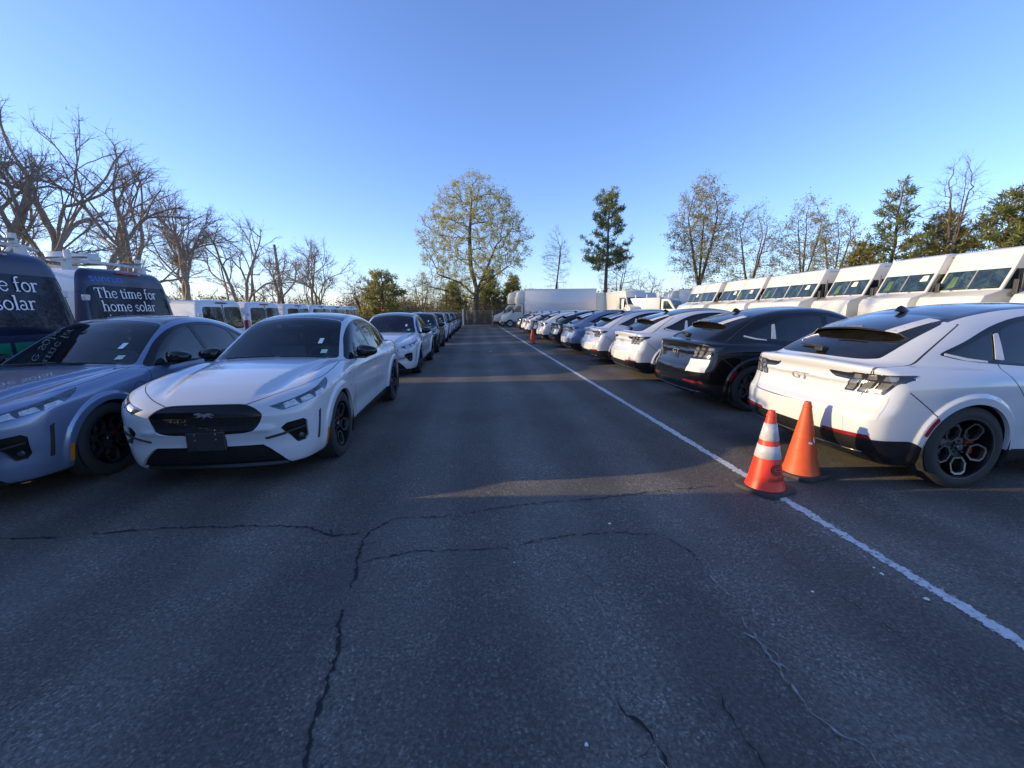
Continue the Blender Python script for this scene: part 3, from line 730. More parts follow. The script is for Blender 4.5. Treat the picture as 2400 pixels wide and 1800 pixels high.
    for (u, h) in prof:
        wd = .032 * (1 - (u + .02) ** 2 / .02) ** .5 if (u + .02) ** 2 < .02 else .004
        for q, kk in ((-1, 0), (-.75, .6), (0, 1), (.75, .6), (1, 0)): V.append((-1.22 + u, q * max(wd, .006) * (1 - .5 * kk), 1.508 + h * kk - u * .12))
    for i in range(5):
        for q in range(4): F.append((i * 5 + q, i * 5 + q + 1, i * 5 + q + 6, i * 5 + q + 5))
    F += [(0, 1, 2, 3, 4), (25, 26, 27, 28, 29)]
    b.add(V, F); b.build('antenna', MAT['gloss_black'], root, angle=50)
    # bright strip along the lower edge of the rear bumper
    b = MB(); pts = [(surf_x(F_car, y, .285 + .02 * abs(y), -2.7, -1.4) - .002, y, .285 + .02 * abs(y)) for y in np.linspace(-.72, .72, 17)]; b.tube(pts, .009, 6); b.build('bumper_strip', MAT['rim_silver'], root, smooth=True)
    # wipers
    b = MB()
    def on_top(x, y): 
        zz = np.linspace(1.7, .8, 400); d = F_car(np.full(400, x), np.full(400, y), zz); return float(zz[int(np.argmax(d < 0))])
    for (xa, ya, xb, yb) in ((.99, .10, .93, .60), (.985, -.52, .965, .02)):
        pts = [(xa + (xb - xa) * t, ya + (yb - ya) * t, on_top(xa + (xb - xa) * t, ya + (yb - ya) * t) + .022) for t in np.linspace(0, 1, 6)]
        b.tube(pts, .011, 6)
    b.build('wiper', MAT['black_plastic'], root)
    b = MB(); pts = [(-2.09 + .05 * t, -.02 + .36 * t - .0, 0) for t in np.linspace(0, 1, 6)]
    b.tube([(x_, y_, on_top(x_, y_) + .02) for x_, y_, _ in pts], [.014, .018, .018, .016, .014, .010], 6)
    b.box(-2.14, -2.06, -.05, .05, on_top(-2.1, 0) - .01, on_top(-2.1, 0) + .03, .01)
    b.build('rear_wiper', MAT['black_plastic'], root)
    # licence plate bracket
    b = MB(); xp = surf_x(F_car, 0, .46, 2.6, 2.0); b.box(xp - .01, xp + .022, -.165, .165, .37, .545, .008)
    o = b.build('plate_bracket', MAT['black_plastic'], root)
    b = MB()
    for yy in (-.09, .09):
        for zz in (.525, .475): b = MB(); b.lathe([(0, .006), (.008, .005), (.010, 0)], 8, 'x', (xp + .021, yy, zz)); b.build('screw', MAT['chrome'], o)
    # badge on the grille: a galloping horse outline
    hs = [(-.088, -.008), (-.078, .006), (-.052, .018), (-.030, .020), (-.008, .013), (.016, .012), (.034, .020), (.050, .026), (.058, .021), (.075, .020), (.088, .012), (.080, .006), (.066, .008), (.054, .002), (.048, -.006), (.066, -.012), (.064, -.017), (.040, -.014), (.030, -.008), (.010, -.006), (-.002, -.016), (.010, -.026), (.004, -.028), (-.014, -.016), (-.024, -.006), (-.040, -.010), (-.062, -.022), (-.080, -.022), (-.066, -.014), (-.050, -.004), (-.060, .004), (-.076, -.004)]
    b = MB(); xs_ = surf_x(F_car, 0, .70, 2.6, 2.0)
    b.prism(hs, lambda u, v, d: (xs_ + d - .25 * v, -u, .695 + v), -.016, -.003)
    b.build('badge', MAT['rim_silver'], root)
    for sy in (1, -1):
        # fog vent blade and lamp
        fv = [c for c in root.children if c.name.startswith('fog_vent')][0 if sy > 0 else 1]
        b = MB(); pts = []
        for t in np.linspace(0, 1, 7):
            yy = .49 + .31 * t; zz = .458 + .075 * t; pts.append((surf_x(F_car, sy * yy, zz, 2.6, 1.5) + .002, sy * yy, zz))
        b.tube(pts, .010, 6)
        b.build('vent_blade', MAT['black_plastic'], fv)
        b = MB(); xx = surf_x(F_car, sy * .75, .45, 2.6, 1.5); b.lathe([(0, .0), (.022, -.004), (.027, -.02)], 14, 'x', (xx - .012, sy * .755, .445)); b.build('fog_lamp', MAT['fog_lens'], fv)
    # GT badge
    V, F = text_mesh('GT', .12, .004)
    xg = surf_x(F_car, 0, .885, -2.7, -2.0)
    V = [(xg - .004 - p[2] + .02 * (p[1] - .03), .13 - p[0] * 1.45, .850 + p[1] * .8) for p in V]
    bd = mesh_obj('badge', V, F, MAT['grey_trim'], root)
    return P, films
# ------------------------------------------------------------------ ground, parking lot, markings
def asphalt_mat():
    m, t, b = new_mat('asphalt')
    tc = N(t, 'ShaderNodeTexCoord'); O = tc.outputs['Object']; L = t.links.new
    big = noise(t, .35, 5, .6, vec=O); mid = noise(t, 2.3, 6, .65, vec=O); fine = noise(t, 55, 4, .7, vec=O); grit = noise(t, 170, 2, .6, vec=O)
    # a transverse joint: smoother sealed asphalt towards the viewer, coarse and dusty beyond
    sp = N(t, 'ShaderNodeSeparateXYZ'); L(O, sp.inputs[0])
    ad = N(t, 'ShaderNodeMath', operation='MULTIPLY_ADD'); ad.inputs[1].default_value = .9; L(mid.outputs[0], ad.inputs[0]); L(sp.outputs['Y'], ad.inputs[2])
    sx = N(t, 'ShaderNodeMath', operation='MULTIPLY_ADD'); sx.inputs[1].default_value = -.075; L(sp.outputs['X'], sx.inputs[0]); L(ad.outputs[0], sx.inputs[2])
    far = ramp(t, sx.outputs[0], [(0.0, 0), (1, 1)]); far.color_ramp.elements[0].position = 0; 
    mr = N(t, 'ShaderNodeMapRange'); mr.inputs['From Min'].default_value = 3.50; mr.inputs['From Max'].default_value = 3.80; L(sx.outputs[0], mr.inputs['Value'])
    cN = ramp(t, fine.outputs[0], [(.30, (.080, .069, .058)), (.55, (.148, .129, .110)), (.8, (.26, .23, .20))])
    cF = ramp(t, fine.outputs[0], [(.28, (.058, .051, .043)), (.55, (.150, .131, .108)), (.8, (.31, .27, .215))])
    mx = N(t, 'ShaderNodeMix', data_type='RGBA'); L(mr.outputs[0], mx.inputs['Factor']); L(cN.outputs[0], mx.inputs['A']); L(cF.outputs[0], mx.inputs['B'])
    # broad wear patches
    pr = ramp(t, big.outputs[0], [(.3, .62), (.7, 1.32)]); m2 = N(t, 'ShaderNodeMix', data_type='RGBA', blend_type='MULTIPLY'); m2.inputs['Factor'].default_value = 1
    L(mx.outputs['Result'], m2.inputs['A']); L(pr.outputs[0], m2.inputs['B'])
    pr2 = ramp(t, mid.outputs[0], [(.3, .80), (.7, 1.2)]); m3 = N(t, 'ShaderNodeMix', data_type='RGBA', blend_type='MULTIPLY'); m3.inputs['Factor'].default_value = 1
    L(m2.outputs['Result'], m3.inputs['A']); L(pr2.outputs[0], m3.inputs['B'])
    # sandy dust gathered along the joint
    ds = N(t, 'ShaderNodeMath', operation='SUBTRACT'); ds.inputs[1].default_value = 3.78; L(sx.outputs[0], ds.inputs[0])
    ab = N(t, 'ShaderNodeMath', operation='ABSOLUTE'); L(ds.outputs[0], ab.inputs[0]); dr = ramp(t, ab.outputs[0], [(.0, .55), (.35, 0.0)])
    gm = N(t, 'ShaderNodeMath', operation='MULTIPLY'); L(dr.outputs[0], gm.inputs[0]); gr = ramp(t, mid.outputs[0], [(.45, 0), (.7, 1)]); L(gr.outputs[0], gm.inputs[1])
    m4 = N(t, 'ShaderNodeMix', data_type='RGBA'); L(gm.outputs[0], m4.inputs['Factor']); L(m3.outputs['Result'], m4.inputs['A']); m4.inputs['B'].default_value = (.16, .135, .10, 1)
    # aggregate: every stone its own tone
    va = N(t, 'ShaderNodeTexVoronoi'); va.inputs['Scale'].default_value = 95; L(O, va.inputs['Vector']); vs = N(t, 'ShaderNodeSeparateColor'); L(va.outputs['Color'], vs.inputs[0])
    vr = ramp(t, vs.outputs[1], [(0, .55), (.6, .95), (.9, 1.25), (1, 2.1)]); m4b = N(t, 'ShaderNodeMix', data_type='RGBA', blend_type='MULTIPLY'); L(vr.outputs[0], m4b.inputs['B']); L(m4.outputs['Result'], m4b.inputs['A'])
    af = ramp(t, mid.outputs[0], [(.35, .35), (.65, 1.0)]); L(af.outputs[0], m4b.inputs['Factor']); m4 = m4b
    # dark tyre lanes along the aisle
    wv_ = N(t, 'ShaderNodeTexWave', bands_direction='X'); wv_.inputs['Scale'].default_value = .30; wv_.inputs['Distortion'].default_value = 1.2; wv_.inputs['Detail'].default_value = 2; L(O, wv_.inputs['Vector'])
    wr = ramp(t, wv_.outputs['Fac'], [(.2, .82), (.8, 1.12)]); m4c = N(t, 'ShaderNodeMix', data_type='RGBA', blend_type='MULTIPLY'); m4c.inputs['Factor'].default_value = 1; L(m4.outputs['Result'], m4c.inputs['A']); L(wr.outputs[0], m4c.inputs['B']); m4 = m4c
    # pale stone specks
    v = N(t, 'ShaderNodeTexVoronoi'); v.inputs['Scale'].default_value = 46; L(O, v.inputs['Vector'])
    sr = ramp(t, v.outputs['Distance'], [(.06, 1), (.13, 0)]); wn = N(t, 'ShaderNodeMath', operation='GREATER_THAN'); wn.inputs[1].default_value = .62
    sc_ = N(t, 'ShaderNodeSeparateColor'); L(v.outputs['Color'], sc_.inputs[0]); L(sc_.outputs[0], wn.inputs[0])
    sm = N(t, 'ShaderNodeMath', operation='MULTIPLY'); L(sr.outputs[0], sm.inputs[0]); L(wn.outputs[0], sm.inputs[1])
    m5 = N(t, 'ShaderNodeMix', data_type='RGBA'); L(sm.outputs[0], m5.inputs['Factor']); L(m4.outputs['Result'], m5.inputs['A']); m5.inputs['B'].default_value = (.17, .17, .17, 1)
    # tyre-dark oil blots
    ob = noise(t, .9, 3, .5, vec=O); orr = ramp(t, ob.outputs[0], [(.70, 1.0), (.78, .55)]); m6 = N(t, 'ShaderNodeMix', data_type='RGBA', blend_type='MULTIPLY'); m6.inputs['Factor'].default_value = 1
    L(m5.outputs['Result'], m6.inputs['A']); L(orr.outputs[0], m6.inputs['B'])
    L(m6.outputs['Result'], b.inputs['Base Color'])
    rr = ramp(t, mid.outputs[0], [(.3, .62), (.7, .85)]); L(rr.outputs[0], b.inputs['Roughness']); b.inputs['Specular IOR Level'].default_value = .35
    hs = N(t, 'ShaderNodeMath', operation='MULTIPLY_ADD'); hs.inputs[1].default_value = .5; L(grit.outputs[0], hs.inputs[0]); L(fine.outputs[0], hs.inputs[2])
    st = N(t, 'ShaderNodeMapRange'); st.inputs['To Min'].default_value = .55; st.inputs['To Max'].default_value = .95; L(mr.outputs[0], st.inputs['Value'])
    bp = N(t, 'ShaderNodeBump'); L(st.outputs[0], bp.inputs['Strength']); bp.inputs['Distance'].default_value = .012
    L(hs.outputs[0], bp.inputs['Height']); L(bp.outputs[0], b.inputs['Normal'])
    return m
def earth_mat():
    m, t, b = new_mat('dry_grass_ground'); n = noise(t, .5, 6, .65); n2 = noise(t, 9, 5, .7)
    a = ramp(t, n.outputs[0], [(.3, (.10, .085, .05)), (.5, (.085, .09, .035)), (.7, (.06, .075, .025))])
    c = ramp(t, n2.outputs[0], [(.3, .6), (.7, 1.4)]); mx = N(t, 'ShaderNodeMix', data_type='RGBA', blend_type='MULTIPLY'); mx.inputs['Factor'].default_value = 1
    t.links.new(a.outputs[0], mx.inputs['A']); t.links.new(c.outputs[0], mx.inputs['B']); t.links.new(mx.outputs['Result'], b.inputs['Base Color']); b.inputs['Roughness'].default_value = .95
    return m
MAT['asphalt'] = asphalt_mat(); MAT['earth'] = earth_mat()
g = 1500
tag(mesh_obj('ground', [(-g, -g, -.02), (g, -g, -.02), (g, g, -.02), (-g, g, -.02)], [(0, 1, 2, 3)], MAT['earth']), kind='structure')
LOT = (-13.2, 62.0, -40.0, 48.6)
x0, x1, y0, y1 = LOT
tag(mesh_obj('parking_lot', [(x0, y0, 0), (x1, y0, 0), (x1, y1, 0), (x0, y1, 0)], [(0, 1, 2, 3)], MAT['asphalt']), kind='structure')
MAT['concrete'] = simple('kerb_concrete', (.36, .33, .28), .85, vary=.25, bump=.3)
b = MB(); b.box(x0, x1, y1, y1 + .16, -.02, .12, .015); tag(b.build('kerb', MAT['concrete']), kind='structure')
b = MB(); b.box(x0 - .16, x0, y0, y1 + .16, -.02, .12, .015); tag(b.build('kerb', MAT['concrete']), kind='structure')
# worn white line
def line_mat():
    m, t, b = new_mat('worn_line_paint'); tc = N(t, 'ShaderNodeTexCoord'); O = tc.outputs['Object']; L = t.links.new
    n1 = noise(t, 26, 5, .75, vec=O); n2 = noise(t, 1.1, 3, .6, vec=O)
    sp = N(t, 'ShaderNodeSeparateXYZ'); L(O, sp.inputs[0]); sb = N(t, 'ShaderNodeMath', operation='SUBTRACT'); sb.inputs[1].default_value = 2.52; L(sp.outputs['X'], sb.inputs[0])
    ab = N(t, 'ShaderNodeMath', operation='ABSOLUTE'); L(sb.outputs[0], ab.inputs[0]); e = N(t, 'ShaderNodeMapRange'); e.inputs['From Min'].default_value = .025; e.inputs['From Max'].default_value = .07; e.inputs['To Max'].default_value = .34; L(ab.outputs[0], e.inputs['Value'])
    s = N(t, 'ShaderNodeMath', operation='ADD'); L(n1.outputs[0], s.inputs[0]); L(e.outputs[0], s.inputs[1])
    q = N(t, 'ShaderNodeMath', operation='MULTIPLY_ADD'); q.inputs[1].default_value = .42; L(n2.outputs[0], q.inputs[0]); L(s.outputs[0], q.inputs[2])
    yw = N(t, 'ShaderNodeMapRange'); yw.inputs['From Min'].default_value = 0.5; yw.inputs['From Max'].default_value = 5.0; yw.inputs['To Min'].default_value = .10; yw.inputs['To Max'].default_value = 0.0; L(sp.outputs['Y'], yw.inputs['Value'])
    q2 = N(t, 'ShaderNodeMath', operation='ADD'); L(q.outputs[0], q2.inputs[0]); L(yw.outputs[0], q2.inputs[1]); q = q2
    r = ramp(t, q.outputs[0], [(.825, 1), (.865, 0)])
    tr = N(t, 'ShaderNodeBsdfTransparent'); mxs = N(t, 'ShaderNodeMixShader'); out = [k for k in t.nodes if k.type == 'OUTPUT_MATERIAL'][0]
    cr = ramp(t, n1.outputs[0], [(.3, (.66, .66, .65)), (.6, (.50, .50, .49))]); L(cr.outputs[0], b.inputs['Base Color']); b.inputs['Roughness'].default_value = .7
    L(r.outputs[0], mxs.inputs[0]); L(tr.outputs[0], mxs.inputs[1]); L(b.outputs[0], mxs.inputs[2]); L(mxs.outputs[0], out.inputs['Surface'])
    return m
MAT['line'] = line_mat()
tag(mesh_obj('parking_line', [(2.445, -1.5, .004), (2.595, -1.5, .004), (2.60, 48.4, .004), (2.45, 48.4, .004)], [(0, 1, 2, 3)], MAT['line']), kind='structure')
# cracks: ragged strips lying on the asphalt
MAT['crack'] = simple('crack_dark', (.014, .015, .016), .95, vary=.5, scale=30); MAT['crack_sand'] = simple('crack_with_sand', (.24, .23, .21), .95, vary=.5, scale=60)
def crack(pts, wd, rnd, V, F, z, amp=.009, gap=0, branch=0):
    P = [np.array(p) for p in pts]; Q = []
    for a, c in zip(P[:-1], P[1:]):
        n = max(2, int(np.linalg.norm(c - a) / .022))
        for k in range(n): Q.append(a + (c - a) * k / n)
    Q.append(P[-1]); n = len(Q); Q = np.array(Q); wob = np.zeros((n, 2)); ph = rnd.random(8) * 6
    for k in range(n):
        s = k * .022
        w_ = .8 * math.sin(s * 5 + ph[0]) + .6 * math.sin(s * 23 + ph[1]) + .6 * math.sin(s * 57 + ph[2]) + .9 * (rnd.random() - .5) * 2
        t = Q[min(k + 1, n - 1)] - Q[max(k - 1, 0)]; t = t / (np.linalg.norm(t) + 1e-9); wob[k] = np.array([-t[1], t[0]]) * w_ * amp
    C = Q + wob; b0 = len(V)
    for k in range(n):
        t = C[min(k + 1, n - 1)] - C[max(k - 1, 0)]; t = t / (np.linalg.norm(t) + 1e-9); nn = np.array([-t[1], t[0]])
        e = min(1, min(k, n - 1 - k) / 6 + .15); w_ = wd * e * (.15 + 1.6 * rnd.random() ** 1.5)
        V += [(*(C[k] - nn * w_), z), (*(C[k] + nn * w_), z)]
    on = True
    for k in range(n - 1):
        if gap and rnd.random() < .22: on = rnd.random() > gap
        if on: F.append((b0 + 2 * k, b0 + 2 * k + 1, b0 + 2 * k + 3, b0 + 2 * k + 2))
    if branch:
        for k in range(4, n - 4, 5):
            if rnd.random() < branch:
                t = C[k + 1] - C[k - 1]; t /= np.linalg.norm(t) + 1e-9; a = rnd.choice([-1, 1]) * rnd.uniform(.5, 1.4); d = np.array([t[0] * math.cos(a) - t[1] * math.sin(a), t[0] * math.sin(a) + t[1] * math.cos(a)])
                crack([tuple(C[k]), tuple(C[k] + d * rnd.uniform(.03, .13))], wd * .55, rnd, V, F, z + .00015, .006)
rnd = np.random.default_rng(4)
V = []; F = []
DARK = [([(-.6, .9), (-.64, 1.25), (-.67, 1.45), (-.69, 1.72), (-.76, 1.99), (-.77, 2.3), (-.83, 2.71), (-.81, 2.84), (-.68, 3.03)], .009),
        ([(-.75, 2.46), (-.64, 2.5), (-.44, 2.56), (-.13, 2.54), (.15, 2.52), (.35, 2.57), (.62, 2.63), (.96, 2.64), (1.27, 2.57)], .006),
        ([(-4.6, 3.06), (-3.47, 3.04), (-3.09, 3.03), (-2.7, 3.05), (-2.23, 3.06), (-1.68, 3.03), (-1.31, 2.96), (-1.06, 2.8), (-.81, 2.84)], .008),
        ([(-1.11, 2.69), (-1.06, 2.8), (-1.15, 2.97)], .006),
        ([(-.68, 3.03), (-.29, 3.02), (.23, 3.11), (.82, 3.17), (1.45, 3.23), (2.13, 3.3)], .006),
        ([(.52, 2.4), (.61, 2.2), (.69, 2.02)], .004), ([(.52, 1.41), (.54, 1.31), (.6, 1.23), (.61, 1.15), (.63, 1.0)], .007),
        ([(1.27, 2.57), (1.37, 2.31), (1.36, 2.14)], .005), ([(.97, 1.41), (.94, 1.23), (.94, 1.0)], .004), ([(1.9, 2.3), (1.95, 1.9), (2.02, 1.5)], .003)]
for k, (p, w_) in enumerate(DARK): crack(p, w_ * .8, rnd, V, F, .0045 + .0003 * k, .009, .10, .35)
tag(mesh_obj('asphalt_crack', V, F, MAT['crack']), kind='structure')
V = []; F = []
for k, (p, w_) in enumerate([([(1.37, 2.33), (1.36, 2.14), (1.32, 1.88), (1.27, 1.66), (1.31, 1.54), (1.28, 1.4), (1.28, 1.25), (1.35, 1.14), (1.38, .95)], .005),
                             ([(1.33, 1.86), (1.285, 1.66), (1.325, 1.5), (1.30, 1.36)], .003), ([(.615, 1.2), (.62, 1.12), (.64, .95)], .004), ([(1.36, 2.32), (1.46, 2.35)], .003), ([(-.63, 1.2), (-.60, 1.05)], .003)]):
    crack(p, w_ * 1.15, rnd, V, F, .0085 + .0003 * k, .011, .25, .5)
tag(mesh_obj('sand_filled_crack', V, F, MAT['crack_sand']), kind='structure')
# a few bright scraps of flaked paint
MAT['flake'] = simple('paint_flake', (.7, .7, .68), .7)
V = []; F = []
for (x, y, r) in ((.36, 1.22, .006), (.95, 2.75, .010), (1.83, 1.9, .008), (2.36, 2.0, .010), (2.39, 1.78, .013), (.2, 2.35, .006), (.55, 16.5, .05), (2.37, 2.06, .006)):
    b0 = len(V); n = 7
    V += [(x + r * (1 + .4 * rnd.random()) * math.cos(6.283 * k / n), y + r * (1 + .5 * rnd.random()) * math.sin(6.283 * k / n), .006 + .004 * rnd.random()) for k in range(n)]; F.append(tuple(range(b0, b0 + n)))
tag(mesh_obj('paint_flakes', V, F, MAT['flake']), kind='stuff')
# ------------------------------------------------------------------ vans and trucks
MAT['van_white'] = paint('van_white', (0.60, 0.61, 0.63), 0.0, 0.08)
MAT['truck_white'] = paint('truck_white', (0.62, 0.60, 0.54), 0.0, 0.10)
MAT['navy'] = paint('navy_wrap', (0.008, 0.014, 0.05), 0.0, 0.02)
MAT['green'] = paint('green_wrap', (0.0, 0.20, 0.11), 0.0, 0.03)
MAT['sky_blue'] = simple('blue_lettering', (0.02, 0.16, 0.55), .4)
MAT['van_glass'] = glass('van_glass', (0.6, 0.72, 0.7), 0.25, 0.04)
MAT['wrap_glass'] = simple('dark_window_graphic', (0.012, 0.017, 0.034), 0.04, vary=.15, spec=.22)
MAT['letter_white'] = simple('white_lettering', (0.75, 0.76, 0.80), .5, vary=.03)
MAT['rack'] = simple('white_rack_metal', (0.50, 0.50, 0.49), .4)
MAT['rack_dark'] = simple('grey_rack_metal', (0.10, 0.10, 0.11), .4)
MAT['steel_rim'] = simple('steel_wheel', (0.30, 0.30, 0.31), .45, metal=.6)
MAT['screen_green'] = glass('truck_glass', (0.55, 0.75, 0.68), 0.35, 0.05)
MAT['interior_green'] = simple('green_seat_vest', (0.07, 0.13, 0.06), .7, vary=.3)
MAT['interior'] = simple('truck_interior', (0.10, 0.11, 0.11), .7, vary=.4, scale=3)
MAT['alu'] = simple('aluminium_trim', (0.5, 0.5, 0.5), .35, metal=.8)

def van_wheel(root, x, y, sgn, r=.36, wd=.22):
    wh = empty('wheel', (x, y, r)); wh.parent = root
    if sgn < 0: wh.rotation_euler = (0, 0, math.pi)
    h = wd / 2; rr = r * .60
    b = MB(); b.lathe([(rr, h - .01), (rr + .03, h), (r - .03, h), (r, h - .03), (r, -h + .03), (r - .03, -h), (rr, -h)], 32, 'y'); b.build('tyre', MAT['rubber'], wh, angle=40)
    b = MB(); b.lathe([(0, h - .03), (.07, h - .03), (.09, h - .06), (rr * .8, h - .05), (rr * .92, h - .02), (rr + .01, h - .005), (rr + .01, -h + .01)], 24, 'y'); b.build('rim', MAT['steel_rim'], wh, angle=40)

def van_shell(H):
    """panel van: +x front, rear doors at x=-2.72"""
    sec = pchip([0, .2, .5, 1.0, 1.35, 1.8, 2.15, 2.5, 2.9], [-.12, -.07, -.01, 0, -.015, -.075, -.135, -.20, -.30])
    plan = pchip([-3, -2.75, -2.5, 0, 1.5, 2.2, 2.6, 2.8, 3.0], [.93, .985, 1.02, 1.03, 1.03, 1.0, .90, .75, .4])
    top = pchip([-3.2, -2.8, -2.3, -1, .8, 1.15, 1.45, 2.0, 2.25, 2.6, 2.75, 2.9], [H - .10, H - .05, H - .01, H, H - .02, H - .10, H - .33, 1.42, 1.22, 1.08, .98, .80])
    rp = pchip([0, .3, .5, .9, 1.3, 1.8, 2.2, 2.8], [2.66, 2.72, 2.74, 2.74, 2.73, 2.69, 2.64, 2.55])
    def F(x, y, z):
        ay = np.sqrt(y * y + 4e-4)
        fs = ay - (plan(x) + sec(z)); ft = (z - (top(x) - .045 * ay**2)) * .9
        ff = (x - (2.78 - .25 * ay**2)) * .9; fr = -x - (rp(z) - .05 * ay**2)
        b = smax(fs, ft, .16); b = smax(b, ff, .15); b = smax(b, fr, .16)
        return smax(b, .30 - z + 0 * x, .06)
    return F
def rrect(x0, x1, y0, y1, r=.06, skew=0.0):
    P = []
    for cx, cy, a0 in ((x1 - r, y1 - r, 0), (x0 + r, y1 - r, 90), (x0 + r, y0 + r, 180), (x1 - r, y0 + r, 270)):
        for k in range(5): a = R(a0 + 22.5 * k); P.append((cx + r * math.cos(a), cy + r * math.sin(a)))
    return [(u - skew * (v - y0) * (1 if u > 0 else -1) * (abs(u) > .3), v) for u, v in P]
def build_van(root, H, solar):
    F = van_shell(H)
    S = Shell(F, (-2.95, -1.15, .2), (2.95, 1.15, H + .15), .05)
    mx = np.maximum
    arch = lambda x, y, z: mx(np.minimum(np.hypot(x - 1.75, z - .36), np.hypot(x + 1.55, z - .36)) - .42, .6 - _ay(y))
    flds = {'hole': arch}
    rear = lambda P, sgn=0: (lambda x, y, z: mx(poly_sdf(P, _ay(y) if not sgn else y, z), 2.3 + x))
    if solar: flds['rear_window'] = rear(rrect(-.93, .93, 1.36, 2.13, .11, .10), 1)
    else: flds['rear_window'] = rear(rrect(.035, .875, 1.10, H - .27, .09, .10))
    flds['gap'] = lambda x, y, z: mx(mx(np.abs(y) - .008, 2.3 + x), z - (H - .2))
    flds['tail_lamp'] = lambda x, y, z: mx(poly_sdf([(.895, .72), (1.1, .72), (1.1, 1.38), (.905, 1.38)], _ay(y), z), 2.5 + x)
    flds['bumper'] = lambda x, y, z: mx(z - .56, 2.4 + x)
    flds['side_trim'] = lambda x, y, z: mx(np.abs(z - .72) - .06, np.abs(x) - 2.35)
    flds['cab_window'] = lambda x, y, z: mx(mx(poly_sdf(rrect(.85, 1.85, 1.22, 1.80, .1), x + .35 * (z - 1.2), z), .5 - _ay(y)), .7 - x)
    flds['windscreen'] = lambda x, y, z: mx(mx(1.42 - z, z - (H - .28)), mx(_ay(y) - (.86 - .13 * (z - 1.4)), .9 - x))
    flds['headlight'] = lambda x, y, z: mx(poly_sdf([(.5, .82), (.95, .86), (.95, 1.08), (.62, 1.0)], _ay(y), z), 2.2 - x)
    flds['front_grille'] = lambda x, y, z: mx(poly_sdf(rrect(-.46, .46, .70, .98, .08), y, z), 2.3 - x)
    if solar:
        flds['wrap'] = lambda x, y, z: x + 2.44
        flds['green'] = lambda x, y, z: mx(z - 1.27, x + 2.44)
    for k in flds: S.cut(flds[k])
    S.finish(); c = S.cen; ins = {k: flds[k](*c.T) < 0 for k in flds}
    if solar: S.mark('wrap', ins['wrap']); S.mark('green', ins['green'])
    for k in ('side_trim', 'bumper', 'gap', 'rear_window', 'tail_lamp', 'cab_window', 'windscreen', 'headlight', 'front_grille', 'hole'): S.mark(k, ins[k])
    L = lambda c: c[:, 1] > 0
    Rr = lambda c: c[:, 1] <= 0
    S.piece('body', ['body'], MAT['van_white'], root, 0, .03)
    if solar:
        S.piece('rear_door', ['wrap', 'gap'], MAT['navy'], root, .001, .02); S.piece('lower_rear_panel', 'green', MAT['green'], root, .001, .02)
        S.piece('rear_window', 'rear_window', MAT['wrap_glass'], root, -.004, .0)
    else:
        S.piece('door_gap', 'gap', MAT['black_plastic'], root, -.006)
        for q in (L, Rr): S.piece('rear_window', 'rear_window', MAT['van_glass'], root, -.006, 0, q)
    S.piece('rear_bumper', 'bumper', MAT['black_plastic'], root, .02, .05)
    for q in (L, Rr):
        S.piece('side_trim', 'side_trim', MAT['black_plastic'], root, .008, .01, q); S.piece('tail_lamp', 'tail_lamp', MAT['red_lens'], root, .004, .02, q)
        S.piece('cab_window', 'cab_window', MAT['van_glass'], root, -.006, 0, q); S.piece('headlight', 'headlight', MAT['lamp_clear'], root, .002, .01, q)
    S.piece('windscreen', 'windscreen', MAT['glass_front'], root, -.006); S.piece('front_grille', 'front_grille', MAT['black_plastic'], root, -.02)
    for sx in (1.75, -1.55):
        for sy in (1, -1): van_wheel(root, sx, sy * .89, sy)
    def rx(y, z): return surf_x(F, y, z, -3.1, -2.0)
    b = MB(); z = H - (.09 if solar else .13); pr = [(rx(y, z) - .012, y, z) for y in np.linspace(-.26, .26, 7)]
    b.tube(pr, [.018, .03, .034, .036, .034, .03, .018], 8); b.build('brake_lamp', MAT['red_lens'], root, smooth=True)
    for sy in (1, -1):
        b = MB(); ye = .875 if H > 2.3 else .90
        b.box(rx(sy * ye, H - .55) - .02, rx(sy * ye, H - .55) + .05, sy * ye - .05, sy * ye + .05, H - .60, H - .50, .012); b.build('door_hinge', MAT['rack'] , root)
        b = MB(); b.box(1.55, 1.75, sy * 1.04, sy * 1.24, 1.25, 1.62, .05); b.build('door_mirror', MAT['black_plastic'], root)
    b = MB(); b.box(rx(.12, 1.02) - .03, rx(.12, 1.02) + .02, .03, .20, 1.0, 1.05, .012); b.build('door_handle', MAT['black_plastic'], root)
    b = MB(); b.box(-2.5, 2.6, -.86, .86, .25, .33); b.build('underbody', MAT['black_plastic'], root)
    if not solar:
        # a row of seats and a bulkhead seen through the glass
        b = MB()
        b.box(-2.4, 1.2, -.90, .90, .50, .56)
        for xx in (-1.9, -.9, .5):
            for yy in (-.5, .5):
                b.box(xx - .06, xx + .08, yy - .24, yy + .24, .6, 1.28, .04); b.box(xx - .05, xx + .05, yy - .13, yy + .13, 1.32, 1.52, .03)
        b.build('seats', MAT['interior'], root)
    return F, rx

